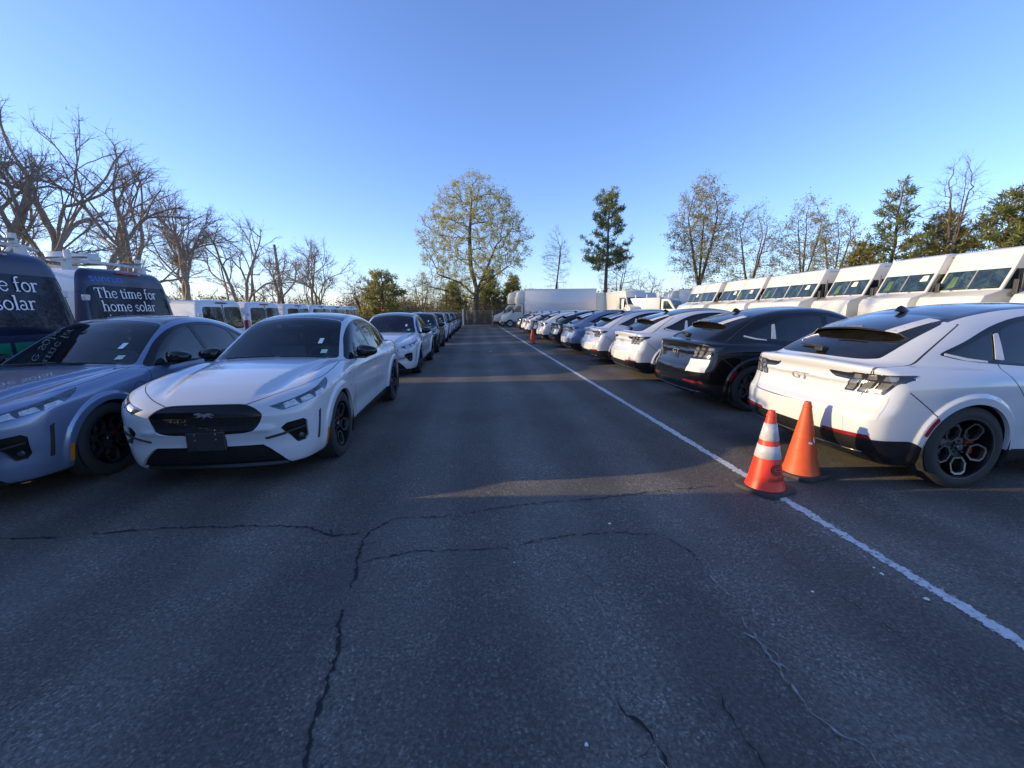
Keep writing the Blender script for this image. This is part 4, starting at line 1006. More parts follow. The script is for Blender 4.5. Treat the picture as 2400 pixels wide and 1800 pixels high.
# ---- a small serif alphabet built from strokes (unit: x-height 1)
def _arcs(cx, cy, rx_, ry, a0, a1, n=10): return [(cx + rx_ * math.cos(R(a0 + (a1 - a0) * i / n)), cy + ry * math.sin(R(a0 + (a1 - a0) * i / n))) for i in range(n + 1)]
K1, K2 = .20, .09
def _stem(x, y0, y1, s0=True, s1='l'):
    S = [([(x, y0), (x, y1)], K1)]
    if s0: S.append(([(x - .22, y0 + .035), (x + .22, y0 + .035)], .07))
    if s1 == 'b': S.append(([(x - .22, y1 - .035), (x + .22, y1 - .035)], .07))
    if s1 == 'l': S.append(([(x - .22, y1 - .08), (x, y1 - .02)], .09))
    return S
GLY = {
 'T': (1.25, [([(.62, 0), (.62, 1.42)], K1), ([(.40, .035), (.85, .035)], .07), ([(.05, 1.38), (1.2, 1.38)], .09), ([(.08, 1.40), (.05, 1.10)], .08), ([(1.17, 1.40), (1.2, 1.10)], .08)]),
 'h': (1.12, _stem(.25, 0, 1.55) + [([(.28, .72)] + _arcs(.55, .66, .29, .30, 150, 0), .12), ([(.85, .66), (.85, 0)], K1), ([(.63, .035), (1.07, .035)], .07)]),
 'e': (.92, [(_arcs(.48, .5, .38, .48, 15, 330, 16), .13), ([(.10, .52), (.84, .56)], .08), ([(.11, .35), (.11, .65)], .07)]),
 't': (.68, [([(.28, 1.28), (.28, .22)] + _arcs(.46, .20, .18, .19, 180, 320, 6), .17), ([(.03, .93), (.60, .93)], .09)]),
 'i': (.52, _stem(.25, 0, 1.0) + [([(.16, 1.34), (.34, 1.34)], .19)]),
 'm': (1.68, _stem(.25, 0, 1.0) + [([(.28, .72)] + _arcs(.53, .66, .27, .30, 150, 0), .12), ([(.80, .66), (.80, 0)], K1), ([(.58, .035), (1.02, .035)], .07), ([(.83, .72)] + _arcs(1.10, .66, .28, .30, 150, 0), .12), ([(1.38, .66), (1.38, 0)], K1), ([(1.16, .035), (1.6, .035)], .07)]),
 'f': (.66, [([(.27, 0), (.27, 1.20)] + _arcs(.52, 1.22, .25, .30, 180, 60, 7), .16), ([(.05, .035), (.52, .035)], .07), ([(.03, .94), (.58, .94)], .09)]),
 'o': (1.0, [(_arcs(.5, .5, .39, .47, 0, 360, 20), .145)]),
 'r': (.80, _stem(.25, 0, 1.0) + [([(.27, .60)] + _arcs(.58, .62, .30, .34, 150, 60, 6), .11), ([(.64, .92), (.76, .88)], .16)]),
 's': (.80, [(_arcs(.42, .73, .27, .22, 30, 240, 9) + _arcs(.40, .27, .30, .24, 70, -150, 10), .125)]),
 'l': (.52, _stem(.25, 0, 1.55)),
 'a': (.92, [(_arcs(.42, .70, .27, .26, 150, 0, 8) + [(.69, .70), (.69, .12), (.86, .05)], .15), (_arcs(.38, .28, .28, .25, 60, 330, 12), .12)]),
 'n': (1.12, _stem(.25, 0, 1.0) + [([(.28, .72)] + _arcs(.55, .66, .29, .30, 150, 0), .12), ([(.85, .66), (.85, 0)], K1), ([(.63, .035), (1.07, .035)], .07)]),
 'w': (1.42, [([(.10, .97), (.42, .02)], .16), ([(.42, .02), (.70, .92)], .09), ([(.66, .97), (.98, .02)], .16), ([(.98, .02), (1.28, .97)], .09), ([(-.04, .965), (.28, .965)], .07), ([(.52, .965), (.84, .965)], .07), ([(1.12, .965), (1.40, .965)], .07)]),
 ' ': (.50, [])}
def stroke_text(txt, fn, size):
    """fn(u, v, lift) -> xyz"""
    V = []; F = []; x = 0; k = 0
    for ch in txt:
        wd, st = GLY[ch]
        for pts, th in st:
            P = [np.array(p, float) for p in pts]; n = len(P); b0 = len(V)
            for i in range(n):
                t = P[min(i + 1, n - 1)] - P[max(i - 1, 0)]; t = t / (np.linalg.norm(t) + 1e-9); nn = np.array([-t[1], t[0]]) * th / 2
                for q in (P[i] - nn, P[i] + nn): V.append(fn((x + q[0]) * size, q[1] * size, .0005 * (k % 12)))
            for i in range(n - 1): F.append((b0 + 2 * i, b0 + 2 * i + 1, b0 + 2 * i + 3, b0 + 2 * i + 2))
            k += 1
        x += wd
    return V, F, x * size

def build_solar_van(root, clutter):
    H = 2.46
    F, rx = build_van(root, H, True)
    dr = [c for c in root.children if c.name.startswith('rear_door')][0]
    MAT['navy'].node_tree.nodes['Principled BSDF'].inputs['Coat Weight'].default_value = .4
    # rear faces -x; text runs from +y (left seen from behind) to -y
    def put(y0, z0): return lambda u, v, l: (rx(y0 - u, z0 + v) - .006 - l, y0 - u, z0 + v)
    for txt, y0, z0, s in (('The time for', .77, 1.915, .120), ('home solar', .71, 1.68, .120), ('is now', .64, 1.445, .120)):
        V, Fc, wd = stroke_text(txt, put(y0, z0), s); mesh_obj('lettering', V, Fc, MAT['letter_white'], dr)
    V, Fc = text_mesh('sunrun', .19)
    V = [(rx(.78 - p[0] * 1.12, 2.195 + p[1]) - .006, .78 - p[0] * 1.12, 2.195 + p[1]) for p in V]
    mesh_obj('lettering', V, Fc, MAT['sky_blue'], dr)
    # roof rack
    def top(x, y):
        zz = np.linspace(2.9, 1.8, 300); d = F(np.full(300, x), np.full(300, y), zz); return float(zz[int(np.argmax(d < 0))])
    for xx in (-2.25, -1.0, .3):
        b = MB(); pts = [(xx, -.98, H + .06), (xx, -.80, H + .10), (xx, 0, H + .11), (xx, .80, H + .10), (xx, .98, H + .06)]
        b.tube(pts, .024, 8); b.box(xx - .05, xx + .05, -.80, -.72, top(xx, -.76) - .03, H + .09); b.box(xx - .05, xx + .05, .72, .80, top(xx, .76) - .03, H + .09)
        b.build('rack_bar', MAT['rack'], root)
        for yy in (-.70, .70):
            b = MB(); b.box(xx - .03, xx + .05, yy - .03, yy + .03, H + .12, H + .26, .008); b.build('rack_stop', MAT['rack'], root)
    for yy in (-.55, .55):
        b = MB(); b.box(-2.4, .5, yy - .03, yy + .03, H + .14, H + .17); b.build('rack_rail', MAT['rack_dark'], root)
    return F

# ---- step van: +x front, flat box body with raked windscreen and short bonnet
def build_step_van(root, H=3.38, Lb=4.2):
    w2 = .95
    prof = [(-Lb, .55), (-Lb, H), (2.20, H), (2.38, H - .06), (2.62, 2.74), (2.98, 2.04), (3.52, 1.87), (3.64, 1.67), (3.66, .60), (3.2, .45), (-Lb + .1, .45)]
    fn = lambda u, v, d: (u, d, v)
    b = MB(); b.prism(prof, fn, -w2, w2, .035); b.build('body', MAT['truck_white'], root, angle=40)
    # windscreen: dark glass panel on the raked face, two wipers, stickers
    P0 = Vector((2.62, 0, 2.74)); P1 = Vector((2.98, 0, 2.04)); ax = (P1 - P0); nrm = Vector((-ax.z, 0, ax.x)).normalized()
    if nrm.x < 0: nrm = -nrm
    def on(t, y, l): p = P0 + ax * t; return (p.x + nrm.x * l, y, p.z + nrm.z * l)
    b = MB(); b.add([on(.04, -.87, .006), on(.04, .87, .006), on(.93, .87, .006), on(.93, -.87, .006), on(.04, -.87, .004), on(.04, .87, .004), on(.93, .87, .004), on(.93, -.87, .004)], [(0, 3, 2, 1), (0, 1, 5, 4), (1, 2, 6, 5), (2, 3, 7, 6), (3, 0, 4, 7)])
    ws = b.build('windscreen', MAT['step_glass'], root)
    b = MB(); b.add([on(.04, -.025, .012), on(.04, .025, .012), on(.93, .025, .012), on(.93, -.025, .012)], [(0, 3, 2, 1)]); b.build('centre_bar', MAT['grey_trim'], ws)
    b = MB(); b.add([on(.14, .55, .013), on(.14, .74, .013), on(.42, .76, .013), on(.42, .50, .013)], [(0, 3, 2, 1)]); b.build('sticker', MAT['pale_card'], ws)
    b = MB(); b.add([on(.30, -.28, .013), on(.30, -.12, .013), on(.80, -.10, .013), on(.86, -.32, .013)], [(0, 3, 2, 1)]); b.build('seat_vest', MAT['interior_green'], ws)
    for yy in (-.45, .35):
        b = MB(); b.tube([on(.98, yy, .03), on(.90, yy + .12, .03), on(.86, yy + .5, .025)], .012, 5); b.build('wiper', MAT['black_plastic'], ws)
    # side glass and sliding door on the -y and +y sides
    for sy in (1, -1):
        y = sy * (w2 + .003)
        q = [(2.32, 2.68), (2.58, 2.68), (2.90, 2.06), (2.32, 2.06)]
        b = MB(); b.prism(q, fn, y, y + sy * .004); b.build('quarter_window', MAT['step_glass'], root)
        b = MB(); b.prism([(1.20, 2.72), (2.20, 2.72), (2.20, 1.68), (1.20, 1.68)], fn, y, y + sy * .005); b.build('door_window', MAT['step_glass'], root)
        b = MB(); b.box(2.24, 2.27, min(y, y + sy * .02), max(y, y + sy * .02), .75, 2.86); b.box(1.14, 1.17, min(y, y + sy * .02), max(y, y + sy * .02), .75, 2.86); b.build('door_frame', MAT['grey_trim'], root)
        b = MB(); b.tube([(2.5, sy * (w2 - .01), 2.15), (2.75, sy * (w2 + .18), 2.2), (2.75, sy * (w2 + .18), 1.9)], .018, 6); b.box(2.70, 2.78, sy * (w2 + .18) - .07, sy * (w2 + .18) + .07, 1.85, 2.35, .02); b.build('side_mirror', MAT['black_plastic'], root)
    b = MB(); b.box(-Lb - .003, 2.2, -w2 - .012, -w2 + .02, H - .16, H - .12); b.box(-Lb - .003, 2.2, w2 - .02, w2 + .012, H - .16, H - .12); b.build('roof_trim', MAT['alu'], root)
    for sy in (1, -1):
        b = MB(); b.lathe([(0, .02), (.10, .015), (.115, 0), (.115, -.03)], 16, 'x', (3.655, sy * .66, 1.12)); b.build('headlight', MAT['lamp_clear'], root)
    b = MB(); b.prism(rrect(-.5, .5, .92, 1.32, .05), lambda u, v, d: (d, u, v), 3.63, 3.675); b.build('front_grille', MAT['black_plastic'], root)
    b = MB(); b.box(3.62, 3.80, -.93, .93, .45, .70, .03); b.build('front_bumper', MAT['black_plastic'], root)
    for sx in (2.75, -2.2):
        for sy in (1, -1): van_wheel(root, sx, sy * .82, sy, .40, .24)
MAT['step_glass'] = None
def step_glass():
    m, t, b = new_mat('step_van_glass'); n = noise(t, 2.6, 5, .7); n.inputs['Distortion'].default_value = .6
    r = ramp(t, n.outputs[0], [(.32, (.006, .009, .010)), (.5, (.018, .034, .034)), (.66, (.055, .10, .09)), (.78, (.14, .22, .18))]); t.links.new(r.outputs[0], b.inputs['Base Color'])
    b.inputs['Roughness'].default_value = .05; b.inputs['Coat Weight'].default_value = 1.0; b.inputs['Coat Roughness'].default_value = .02
    return m
MAT['step_glass'] = step_glass(); MAT['pale_card'] = simple('pale_card', (.72, .78, .55), .7, vary=.05)

# ---- cutaway box truck: +x front
def build_box_truck(root, H=3.83, Lb=7.5):
    w2 = 1.18; fn = lambda u, v, d: (u, d, v)
    b = MB(); b.prism([(-Lb + 1.6, .95), (-Lb + 1.6, H), (1.55, H), (1.60, H - .04), (1.60, .95)], fn, -w2, w2, .03); bx = b.build('cargo_box', MAT['van_white'], root, angle=40)
    b = MB(); b.prism([(1.58, 2.35), (1.58, H - .12), (2.25, H - .25), (2.42, 2.95), (2.40, 2.40)], fn, -w2 + .05, w2 - .05, .06); b.build('roof_fairing', MAT['truck_white'], root, angle=40)
    b = MB()
    for sy in (-1, 1):
        y = sy * w2; b.box(-Lb + 1.55, 1.63, min(y, y + sy * .025), max(y, y + sy * .025), H - .13, H - .02); b.box(-Lb + 1.55, 1.63, min(y, y + sy * .025), max(y, y + sy * .025), .95, 1.08)
        b.box(1.55, 1.63, min(y, y + sy * .022), max(y, y + sy * .022), 1.08, H - .13)
    b.build('trim_rail', MAT['alu'], bx)
    cab = [(1.70, .55), (1.70, 2.30), (2.15, 2.32), (2.42, 2.24), (3.05, 1.52), (3.75, 1.28), (3.98, 1.10), (4.02, .55)]
    b = MB(); b.prism(cab, fn, -.98, .98, .07); b.build('cab', MAT['truck_white'], root, angle=40)
    A, B_ = Vector((2.44, 0, 2.22)), Vector((3.05, 0, 1.53)); d = B_ - A; n_ = Vector((-d.z, 0, d.x)).normalized()
    def on(t, y): p = A + d * t + n_ * .006; return (p.x, y, p.z)
    b = MB(); b.add([on(.08, -.78), on(.08, .78), on(.95, .88), on(.95, -.88)], [(0, 3, 2, 1)]); b.build('windscreen', MAT['step_glass'], root)
    for sy in (1, -1):
        b = MB(); b.prism([(1.90, 2.15), (2.28, 2.15), (2.85, 1.55), (1.90, 1.50)], fn, sy * .983, sy * .988); b.build('door_window', MAT['step_glass'], root)
        b = MB(); b.box(2.72, 2.86, sy * 1.02 if sy > 0 else -1.28, 1.28 if sy > 0 else -1.02, 1.45, 1.85, .03); b.build('side_mirror', MAT['black_plastic'], root)
        b = MB(); b.box(3.93, 4.03, sy * .62 - .16, sy * .62 + .16, .88, 1.08, .03); b.build('headlight', MAT['lamp_clear'], root)
    b = MB(); b.box(3.96, 4.035, -.44, .44, .72, 1.02, .02); b.build('front_grille', MAT['chrome'], root)
    b = MB(); b.box(3.95, 4.12, -.98, .98, .42, .66, .04); b.build('front_bumper', MAT['grey_trim'], root)
    b = MB(); b.box(-Lb + 1.8, 3.2, -.45, .45, .55, .94); b.build('chassis', MAT['black_plastic'], root)
    for sx in (3.1, -2.6):
        for sy in (1, -1): van_wheel(root, sx, sy * .88, sy, .40, .26)

# ---- utility truck with ladder posts
def build_utility_truck(root):
    fn = lambda u, v, d: (u, d, v)
    b = MB(); b.box(-2.9, .9, -1.08, 1.08, .8, 2.62, .06); b.build('service_body', MAT['truck_white'], root, angle=40)
    b = MB(); b.prism([(.95, .6), (.95, 2.48), (1.45, 2.52), (1.75, 2.42), (2.25, 1.62), (3.25, 1.45), (3.45, 1.25), (3.48, .6)], fn, -.96, .96, .08); b.build('cab', MAT['truck_white'], root, angle=40)
    A, B_ = Vector((1.77, 0, 2.40)), Vector((2.25, 0, 1.64)); d = B_ - A; n_ = Vector((-d.z, 0, d.x)).normalized()
    def on(t, y): p = A + d * t + n_ * .006; return (p.x, y, p.z)
    b = MB(); b.add([on(.08, -.80), on(.08, .80), on(.95, .88), on(.95, -.88)], [(0, 3, 2, 1)]); b.build('windscreen', MAT['step_glass'], root)
    for sy in (1, -1):
        b = MB(); b.prism([(1.15, 2.3), (1.55, 2.3), (2.05, 1.62), (1.15, 1.62)], fn, sy * .963, sy * .968); b.build('door_window', MAT['step_glass'], root)
        for xx in (-2.6, -1.5, -.4, .7):
            b = MB(); b.box(xx - .04, xx + .04, sy * .95 - .04, sy * .95 + .04, 2.60, 2.92, .01); b.build('ladder_post', MAT['rack'], root)
        b = MB(); b.box(3.42, 3.5, sy * .66 - .14, sy * .66 + .14, .95, 1.18, .03); b.build('headlight', MAT['lamp_clear'], root)
    b = MB(); b.box(3.44, 3.50, -.46, .46, .82, 1.15, .02); b.build('front_grille', MAT['grey_trim'], root)
    b = MB(); b.box(3.42, 3.60, -.95, .95, .45, .70, .04); b.build('front_bumper', MAT['chrome'], root)
    for sx in (2.55, -1.9):
        for sy in (1, -1): van_wheel(root, sx, sy * .88, sy, .39, .24)
# ------------------------------------------------------------------ cones, fence, poles
def worn(name, color, fade, rough=.5, sc_=5):
    m, t, b = new_mat(name); n = noise(t, sc_, 6, .7); n2 = noise(t, 30, 4, .7)
    r = ramp(t, n.outputs[0], [(.35, color), (.70, fade)]); d = ramp(t, n2.outputs[0], [(.62, 1.0), (.75, .7)])
    mx = N(t, 'ShaderNodeMix', data_type='RGBA', blend_type='MULTIPLY'); mx.inputs['Factor'].default_value = 1
    t.links.new(r.outputs[0], mx.inputs['A']); t.links.new(d.outputs[0], mx.inputs['B']); t.links.new(mx.outputs['Result'], b.inputs['Base Color']); b.inputs['Roughness'].default_value = rough
    b.inputs['Subsurface Weight'].default_value = 0.0
    return m
MAT['cone_red'] = worn('fluorescent_red_pvc', (.86, .036, .012), (.80, .055, .020), .42)
MAT['cone_orange'] = worn('faded_orange_pvc', (.60, .090, .018), (.46, .060, .016), .55)
MAT['reflective'] = worn('scuffed_reflective_sleeve', (.62, .61, .62), (.40, .39, .40), .38, 9)
MAT['cone_base'] = worn('black_rubber_base', (.028, .026, .026), (.055, .050, .048), .75)
MAT['print'] = simple('dark_print', (.03, .012, .012), .6)
def cone_profile(z): return .018 + .127 * (1 - (z - .035) / .675) if z > .09 else .135 + .012 * ((.09 - z) / .05)
def build_cone(root, mat, bands, plain_bands=(), Hc=.71):
    b = MB()
    # rubber base: rounded octagonal-cornered slab
    q = .19; c = .05; P = [(q, -q + c), (q, q - c), (q - c, q), (-q + c, q), (-q, q - c), (-q, -q + c), (-q + c, -q), (q - c, -q)]
    b.prism(P, lambda u, v, d: (u, v, d), 0.0, .035, .008)
    b.build('base', MAT['cone_base'], root, angle=40)
    b = MB(); zs = [.03, .036, .05, .07, .09, .12, .2, .3, .4, .5, .6, .655, .66, .675, .68, .70, Hc]
    def rad(z):
        r = .026 + .112 * (1 - (z - .09) / .62)
        if z < .09: r = .138 + .020 * ((.09 - z) / .06)
        if .655 < z < .677: r += .004
        return r
    pr = [(rad(z), z) for z in zs] + [(rad(Hc) - .008, Hc + .002), (rad(Hc) - .010, Hc - .03), (.105, .03)]
    b.lathe(pr, 40, 'z'); body = b.build('cone_body', mat, root, angle=40)
    for (z0, z1) in bands:
        b = MB(); b.lathe([(rad(z0) + .0005, z0), (rad(z0) + .0035, z0 + .002), (rad(z1) + .0035, z1 - .002), (rad(z1) + .0005, z1)], 40, 'z'); b.build('reflective_band', MAT['reflective'], body, smooth=True)
    for z in plain_bands:
        b = MB(); b.lathe([(rad(z) + .0002, z - .004), (rad(z) + .0022, z), (rad(z) + .0002, z + .004)], 40, 'z'); b.build('moulded_ridge', mat, body, smooth=True)
    return body, rad
def on_cone(rad, a0, z0, V, scale=1.0, lift=.0028):
    out = []
    for p in V:
        z = z0 + p[1]; r = rad(z) + lift; a = a0 + p[0] / rad(z0); out.append((r * math.cos(a), r * math.sin(a), z))
    return out
def subdiv_bend(V, F, nmax=.012):
    bm = bmesh.new(); vs = [bm.verts.new((p[0], p[1], 0)) for p in V]
    for f in F:
        try: bm.faces.new([vs[i] for i in f])
        except ValueError: pass
    bmesh.ops.triangulate(bm, faces=bm.faces)
    for _ in range(3):
        e = [e for e in bm.edges if e.calc_length() > nmax]
        if not e: break
        bmesh.ops.subdivide_edges(bm, edges=e, cuts=1); bmesh.ops.triangulate(bm, faces=bm.faces)
    bm.verts.index_update(); V2 = [tuple(v.co) for v in bm.verts]; F2 = [tuple(v.index for v in f.verts) for f in bm.faces]; bm.free(); return V2, F2
MAT['galv'] = simple('galvanised_steel', (.30, .30, .29), .5, metal=.5)
MAT['post_white'] = simple('pale_post_paint', (.72, .68, .58), .7)
MAT['bark_pole'] = simple('weathered_pole_wood', (.13, .10, .075), .9, vary=.3, scale=3)
def mesh_mat():
    m, t, b = new_mat('chain_link_mesh'); tr = N(t, 'ShaderNodeBsdfTransparent'); mx = N(t, 'ShaderNodeMixShader'); out = [k for k in t.nodes if k.type == 'OUTPUT_MATERIAL'][0]
    tc = N(t, 'ShaderNodeTexCoord'); mp = N(t, 'ShaderNodeMapping'); mp.inputs['Rotation'].default_value = (0, R(45), 0); mp.inputs['Scale'].default_value = (16, 16, 16); t.links.new(tc.outputs['Object'], mp.inputs[0])
    sp = N(t, 'ShaderNodeSeparateXYZ'); t.links.new(mp.outputs[0], sp.inputs[0]); rs = []
    for ax in ('X', 'Z'):
        fr = N(t, 'ShaderNodeMath', operation='FRACT'); t.links.new(sp.outputs[ax], fr.inputs[0]); lt = N(t, 'ShaderNodeMath', operation='LESS_THAN'); lt.inputs[1].default_value = .085; t.links.new(fr.outputs[0], lt.inputs[0]); rs.append(lt)
    ma = N(t, 'ShaderNodeMath', operation='MAXIMUM'); t.links.new(rs[0].outputs[0], ma.inputs[0]); t.links.new(rs[1].outputs[0], ma.inputs[1])
    b.inputs['Base Color'].default_value = (.25, .25, .24, 1); b.inputs['Metallic'].default_value = .4; b.inputs['Roughness'].default_value = .5
    t.links.new(ma.outputs[0], mx.inputs[0]); t.links.new(tr.outputs[0], mx.inputs[1]); t.links.new(b.outputs[0], mx.inputs[2]); t.links.new(mx.outputs[0], out.inputs['Surface']); return m
MAT['chain_link'] = mesh_mat()
# ------------------------------------------------------------------ trees
def bark(name, c, v=.35, sc_=4):
    m, t, b = new_mat(name); tc = N(t, 'ShaderNodeTexCoord'); mp = N(t, 'ShaderNodeMapping'); mp.inputs['Scale'].default_value = (1, 1, .25); t.links.new(tc.outputs['Object'], mp.inputs[0])
    n = noise(t, sc_ * 3, 6, .7, vec=mp.outputs[0]); r = ramp(t, n.outputs[0], [(.3, tuple(k * (1 - v) for k in c)), (.7, tuple(k * (1 + v) for k in c))]); t.links.new(r.outputs[0], b.inputs['Base Color'])
    b.inputs['Roughness'].default_value = .9; bp = N(t, 'ShaderNodeBump'); bp.inputs['Strength'].default_value = .6; bp.inputs['Distance'].default_value = .03; t.links.new(n.outputs[0], bp.inputs['Height']); t.links.new(bp.outputs[0], b.inputs['Normal']); return m
def leaf_mat(name, c0, c1, trans=.35):
    m, t, b = new_mat(name); n = noise(t, 1.3, 4, .6); n2 = noise(t, 14, 2, .5)
    mu = N(t, 'ShaderNodeMath', operation='MULTIPLY_ADD'); mu.inputs[1].default_value = .6; t.links.new(n2.outputs[0], mu.inputs[0]); t.links.new(n.outputs[0], mu.inputs[2])
    r = ramp(t, mu.outputs[0], [(.55, c0), (1.0, c1)]); t.links.new(r.outputs[0], b.inputs['Base Color']); b.inputs['Roughness'].default_value = .6
    tl = N(t, 'ShaderNodeBsdfTranslucent'); t.links.new(r.outputs[0], tl.inputs[0]); mx = N(t, 'ShaderNodeMixShader'); mx.inputs[0].default_value = trans
    out = [k for k in t.nodes if k.type == 'OUTPUT_MATERIAL'][0]; t.links.new(b.outputs[0], mx.inputs[1]); t.links.new(tl.outputs[0], mx.inputs[2]); t.links.new(mx.outputs[0], out.inputs['Surface']); return m
MAT['bark_grey'] = bark('grey_bark', (.27, .22, .17)); MAT['bark_brown'] = bark('brown_bark', (.11, .085, .065)); MAT['bark_pine'] = bark('reddish_pine_bark', (.17, .10, .065))
MAT['twig'] = bark('twig_bark', (.13, .10, .085), .2); MAT['twig_grey'] = bark('grey_twig_bark', (.27, .225, .185), .2)
MAT['bud_leaf'] = leaf_mat('young_yellow_green_leaf', (.30, .275, .055), (.54, .50, .13), .45)
MAT['bud_olive'] = leaf_mat('olive_bud_leaf', (.20, .18, .045), (.40, .35, .09), .4)
MAT['needle'] = leaf_mat('pine_needles', (.09, .125, .04), (.27, .28, .08), .5)
MAT['needle_yellow'] = leaf_mat('yellowed_pine_needles', (.18, .18, .05), (.42, .37, .11), .5)
MAT['scrub_leaf'] = leaf_mat('scrub_leaf', (.13, .105, .045), (.28, .21, .08))
MAT['hedge_leaf'] = leaf_mat('evergreen_shrub_leaf', (.02, .035, .014), (.06, .08, .025), .15)

def space_colonise(init, A, step, infl, kill, rng, iters=140, grav=(0, 0, .12), jit=.25):
    """init: list of polylines (first starts at the ground); returns points and parents"""
    P = []; par = []
    for pl in init:
        pl = [np.array(p, float) for p in pl]; first = True; prev = -1
        if P:
            d = np.linalg.norm(np.array(P) - pl[0], axis=1); prev = int(d.argmin()); pl = pl[1:] if d.min() < .3 else pl
        for q in pl:
            if prev < 0: P.append(q); par.append(-1); prev = len(P) - 1; continue
            a = P[prev].copy(); n = max(1, int(np.linalg.norm(q - a) / step))
            for k in range(1, n + 1):
                P.append(a + (q - a) * k / n + rng.normal(0, step * .05, 3)); par.append(prev); prev = len(P) - 1
    A = np.array(A); g = np.array(grav)
    d0 = np.linalg.norm(A[:, None] - np.array(P)[None], axis=2); near = d0.argmin(1); dm = d0.min(1)
    for _ in range(iters):
        if len(A) == 0: break
        m = dm < infl
        if not m.any(): break
        src = np.array(P); dirs = A[m] - src[near[m]]; dirs /= np.linalg.norm(dirs, axis=1)[:, None] + 1e-9
        acc = {}
        for i, v in zip(near[m], dirs): acc.setdefault(int(i), []).append(v)
        new = []
        for i, vs in acc.items():
            v = np.mean(vs, 0); v = v / (np.linalg.norm(v) + 1e-9) + g + rng.normal(0, jit, 3); v /= np.linalg.norm(v); new.append((i, P[i] + v * step))
        b0 = len(P)
        for i, q in new: P.append(q); par.append(i)
        Q = np.array([q for _, q in new]); dn = np.linalg.norm(A[:, None] - Q[None], axis=2); j = dn.argmin(1); dd = dn.min(1)
        up = dd < dm; near = np.where(up, b0 + j, near); dm = np.where(up, dd, dm); kp = dm > kill
        A = A[kp]; near = near[kp]; dm = dm[kp]
        if len(P) > 9000: break
    return np.array(P), np.array(par)
def radii(P, par, tip, power):
    n = len(P); acc = np.zeros(n); r = np.zeros(n)
    for i in range(n - 1, -1, -1):
        r[i] = max(tip, acc[i] ** (1 / power)) if acc[i] > 0 else tip
        if par[i] >= 0: acc[par[i]] += r[i] ** power
    return r
def chains(P, par, r):
    n = len(P); ch = [[] for _ in range(n)]; roots = []
    for i in range(n): (ch[par[i]].append(i) if par[i] >= 0 else roots.append(i))
    out = []; st = [(q, -1) for q in roots]
    while st:
        i, p0 = st.pop(); c = [p0] if p0 >= 0 else []; c.append(i)
        while ch[i]:
            k = max(ch[i], key=lambda q: r[q])
            for q in ch[i]:
                if q != k: st.append((q, i))
            c.append(k); i = k
        out.append(c)
    return out
def tubes(P, r, chs, sides, rcap=None):
    V = []; F = []; b0 = 0
    for c in chs:
        X = P[c]; R_ = r[c].copy()
        if len(c) > 1 and rcap is not None: R_[0] = min(R_[0], R_[1] * 1.15)
        n = len(c); T = np.gradient(X, axis=0) if n > 1 else np.array([[0, 0, 1.]]); T /= np.linalg.norm(T, axis=1)[:, None] + 1e-9
        k = sides(R_.max()); ref = np.array([.31, .77, .55]); U = np.cross(T, ref); U /= np.linalg.norm(U, axis=1)[:, None] + 1e-9; W = np.cross(T, U)
        a = np.linspace(0, 2 * np.pi, k, False); R_[-1] *= .5
        rings = X[:, None] + (U[:, None] * np.cos(a)[None, :, None] + W[:, None] * np.sin(a)[None, :, None]) * R_[:, None, None]
        V.append(rings.reshape(-1, 3))
        i = np.arange(n - 1)[:, None] * k; q = np.arange(k)[None]; q2 = (np.arange(k) + 1)[None] % k
        F.append(np.stack([b0 + i + q, b0 + i + q2, b0 + i + k + q2, b0 + i + k + q], -1).reshape(-1, 4)); b0 += n * k
    return np.concatenate(V) if V else np.zeros((0, 3)), np.concatenate(F) if F else np.zeros((0, 4), int)
def np_mesh(name, V, F, mats, parent, fm=None, smooth=True):
    me = bpy.data.meshes.new(name); V = np.asarray(V, np.float32); F = np.asarray(F, np.int32); k = F.shape[1]
    me.vertices.add(len(V)); me.vertices.foreach_set('co', V.ravel()); me.loops.add(F.size); me.loops.foreach_set('vertex_index', F.ravel())
    me.polygons.add(len(F)); me.polygons.foreach_set('loop_start', np.arange(0, F.size, k, dtype=np.int32)); me.polygons.foreach_set('loop_total', np.full(len(F), k, np.int32))
    for m in (mats if isinstance(mats, list) else [mats]): me.materials.append(m)
    if fm is not None: me.polygons.foreach_set('material_index', np.asarray(fm, np.int32))
    me.polygons.foreach_set('use_smooth', np.full(len(F), smooth, bool)); me.update(calc_edges=True); me.validate()
    o = bpy.data.objects.new(name, me); link(o)
    if parent: o.parent = parent
    return o
def twig_mesh(B, D, L, r, rng, seg=2, bend=.25):
    """three-sided twigs: base points B, directions D, lengths L, base radius r"""
    n = len(B); D = D / (np.linalg.norm(D, axis=1)[:, None] + 1e-9); ref = rng.normal(size=(n, 3)); U = np.cross(D, ref); U /= np.linalg.norm(U, axis=1)[:, None] + 1e-9; W = np.cross(D, U)
    bd = rng.normal(0, bend, (n, 3)); V = []
    a = np.array([0, 2.094, 4.189])
    for s in range(seg + 1):
        t = s / seg; C = B + D * (L * t)[:, None] + bd * (L * t * t)[:, None]; rr = r * (1 - .75 * t)
        V.append(C[:, None] + (U[:, None] * np.cos(a)[None, :, None] + W[:, None] * np.sin(a)[None, :, None]) * (rr[:, None, None] if np.ndim(rr) else rr))
    V = np.stack(V, 1); m = (seg + 1) * 3; base = (np.arange(n) * m)[:, None]
    f = []
    for s in range(seg):
        for q in range(3): f.append([s * 3 + q, s * 3 + (q + 1) % 3, s * 3 + 3 + (q + 1) % 3, s * 3 + 3 + q])
    F = (base[:, :, None] + np.array(f)[None]).reshape(-1, 4); tips = B + D * L[:, None] + bd * L[:, None]
    return V.reshape(-1, 3), F, tips
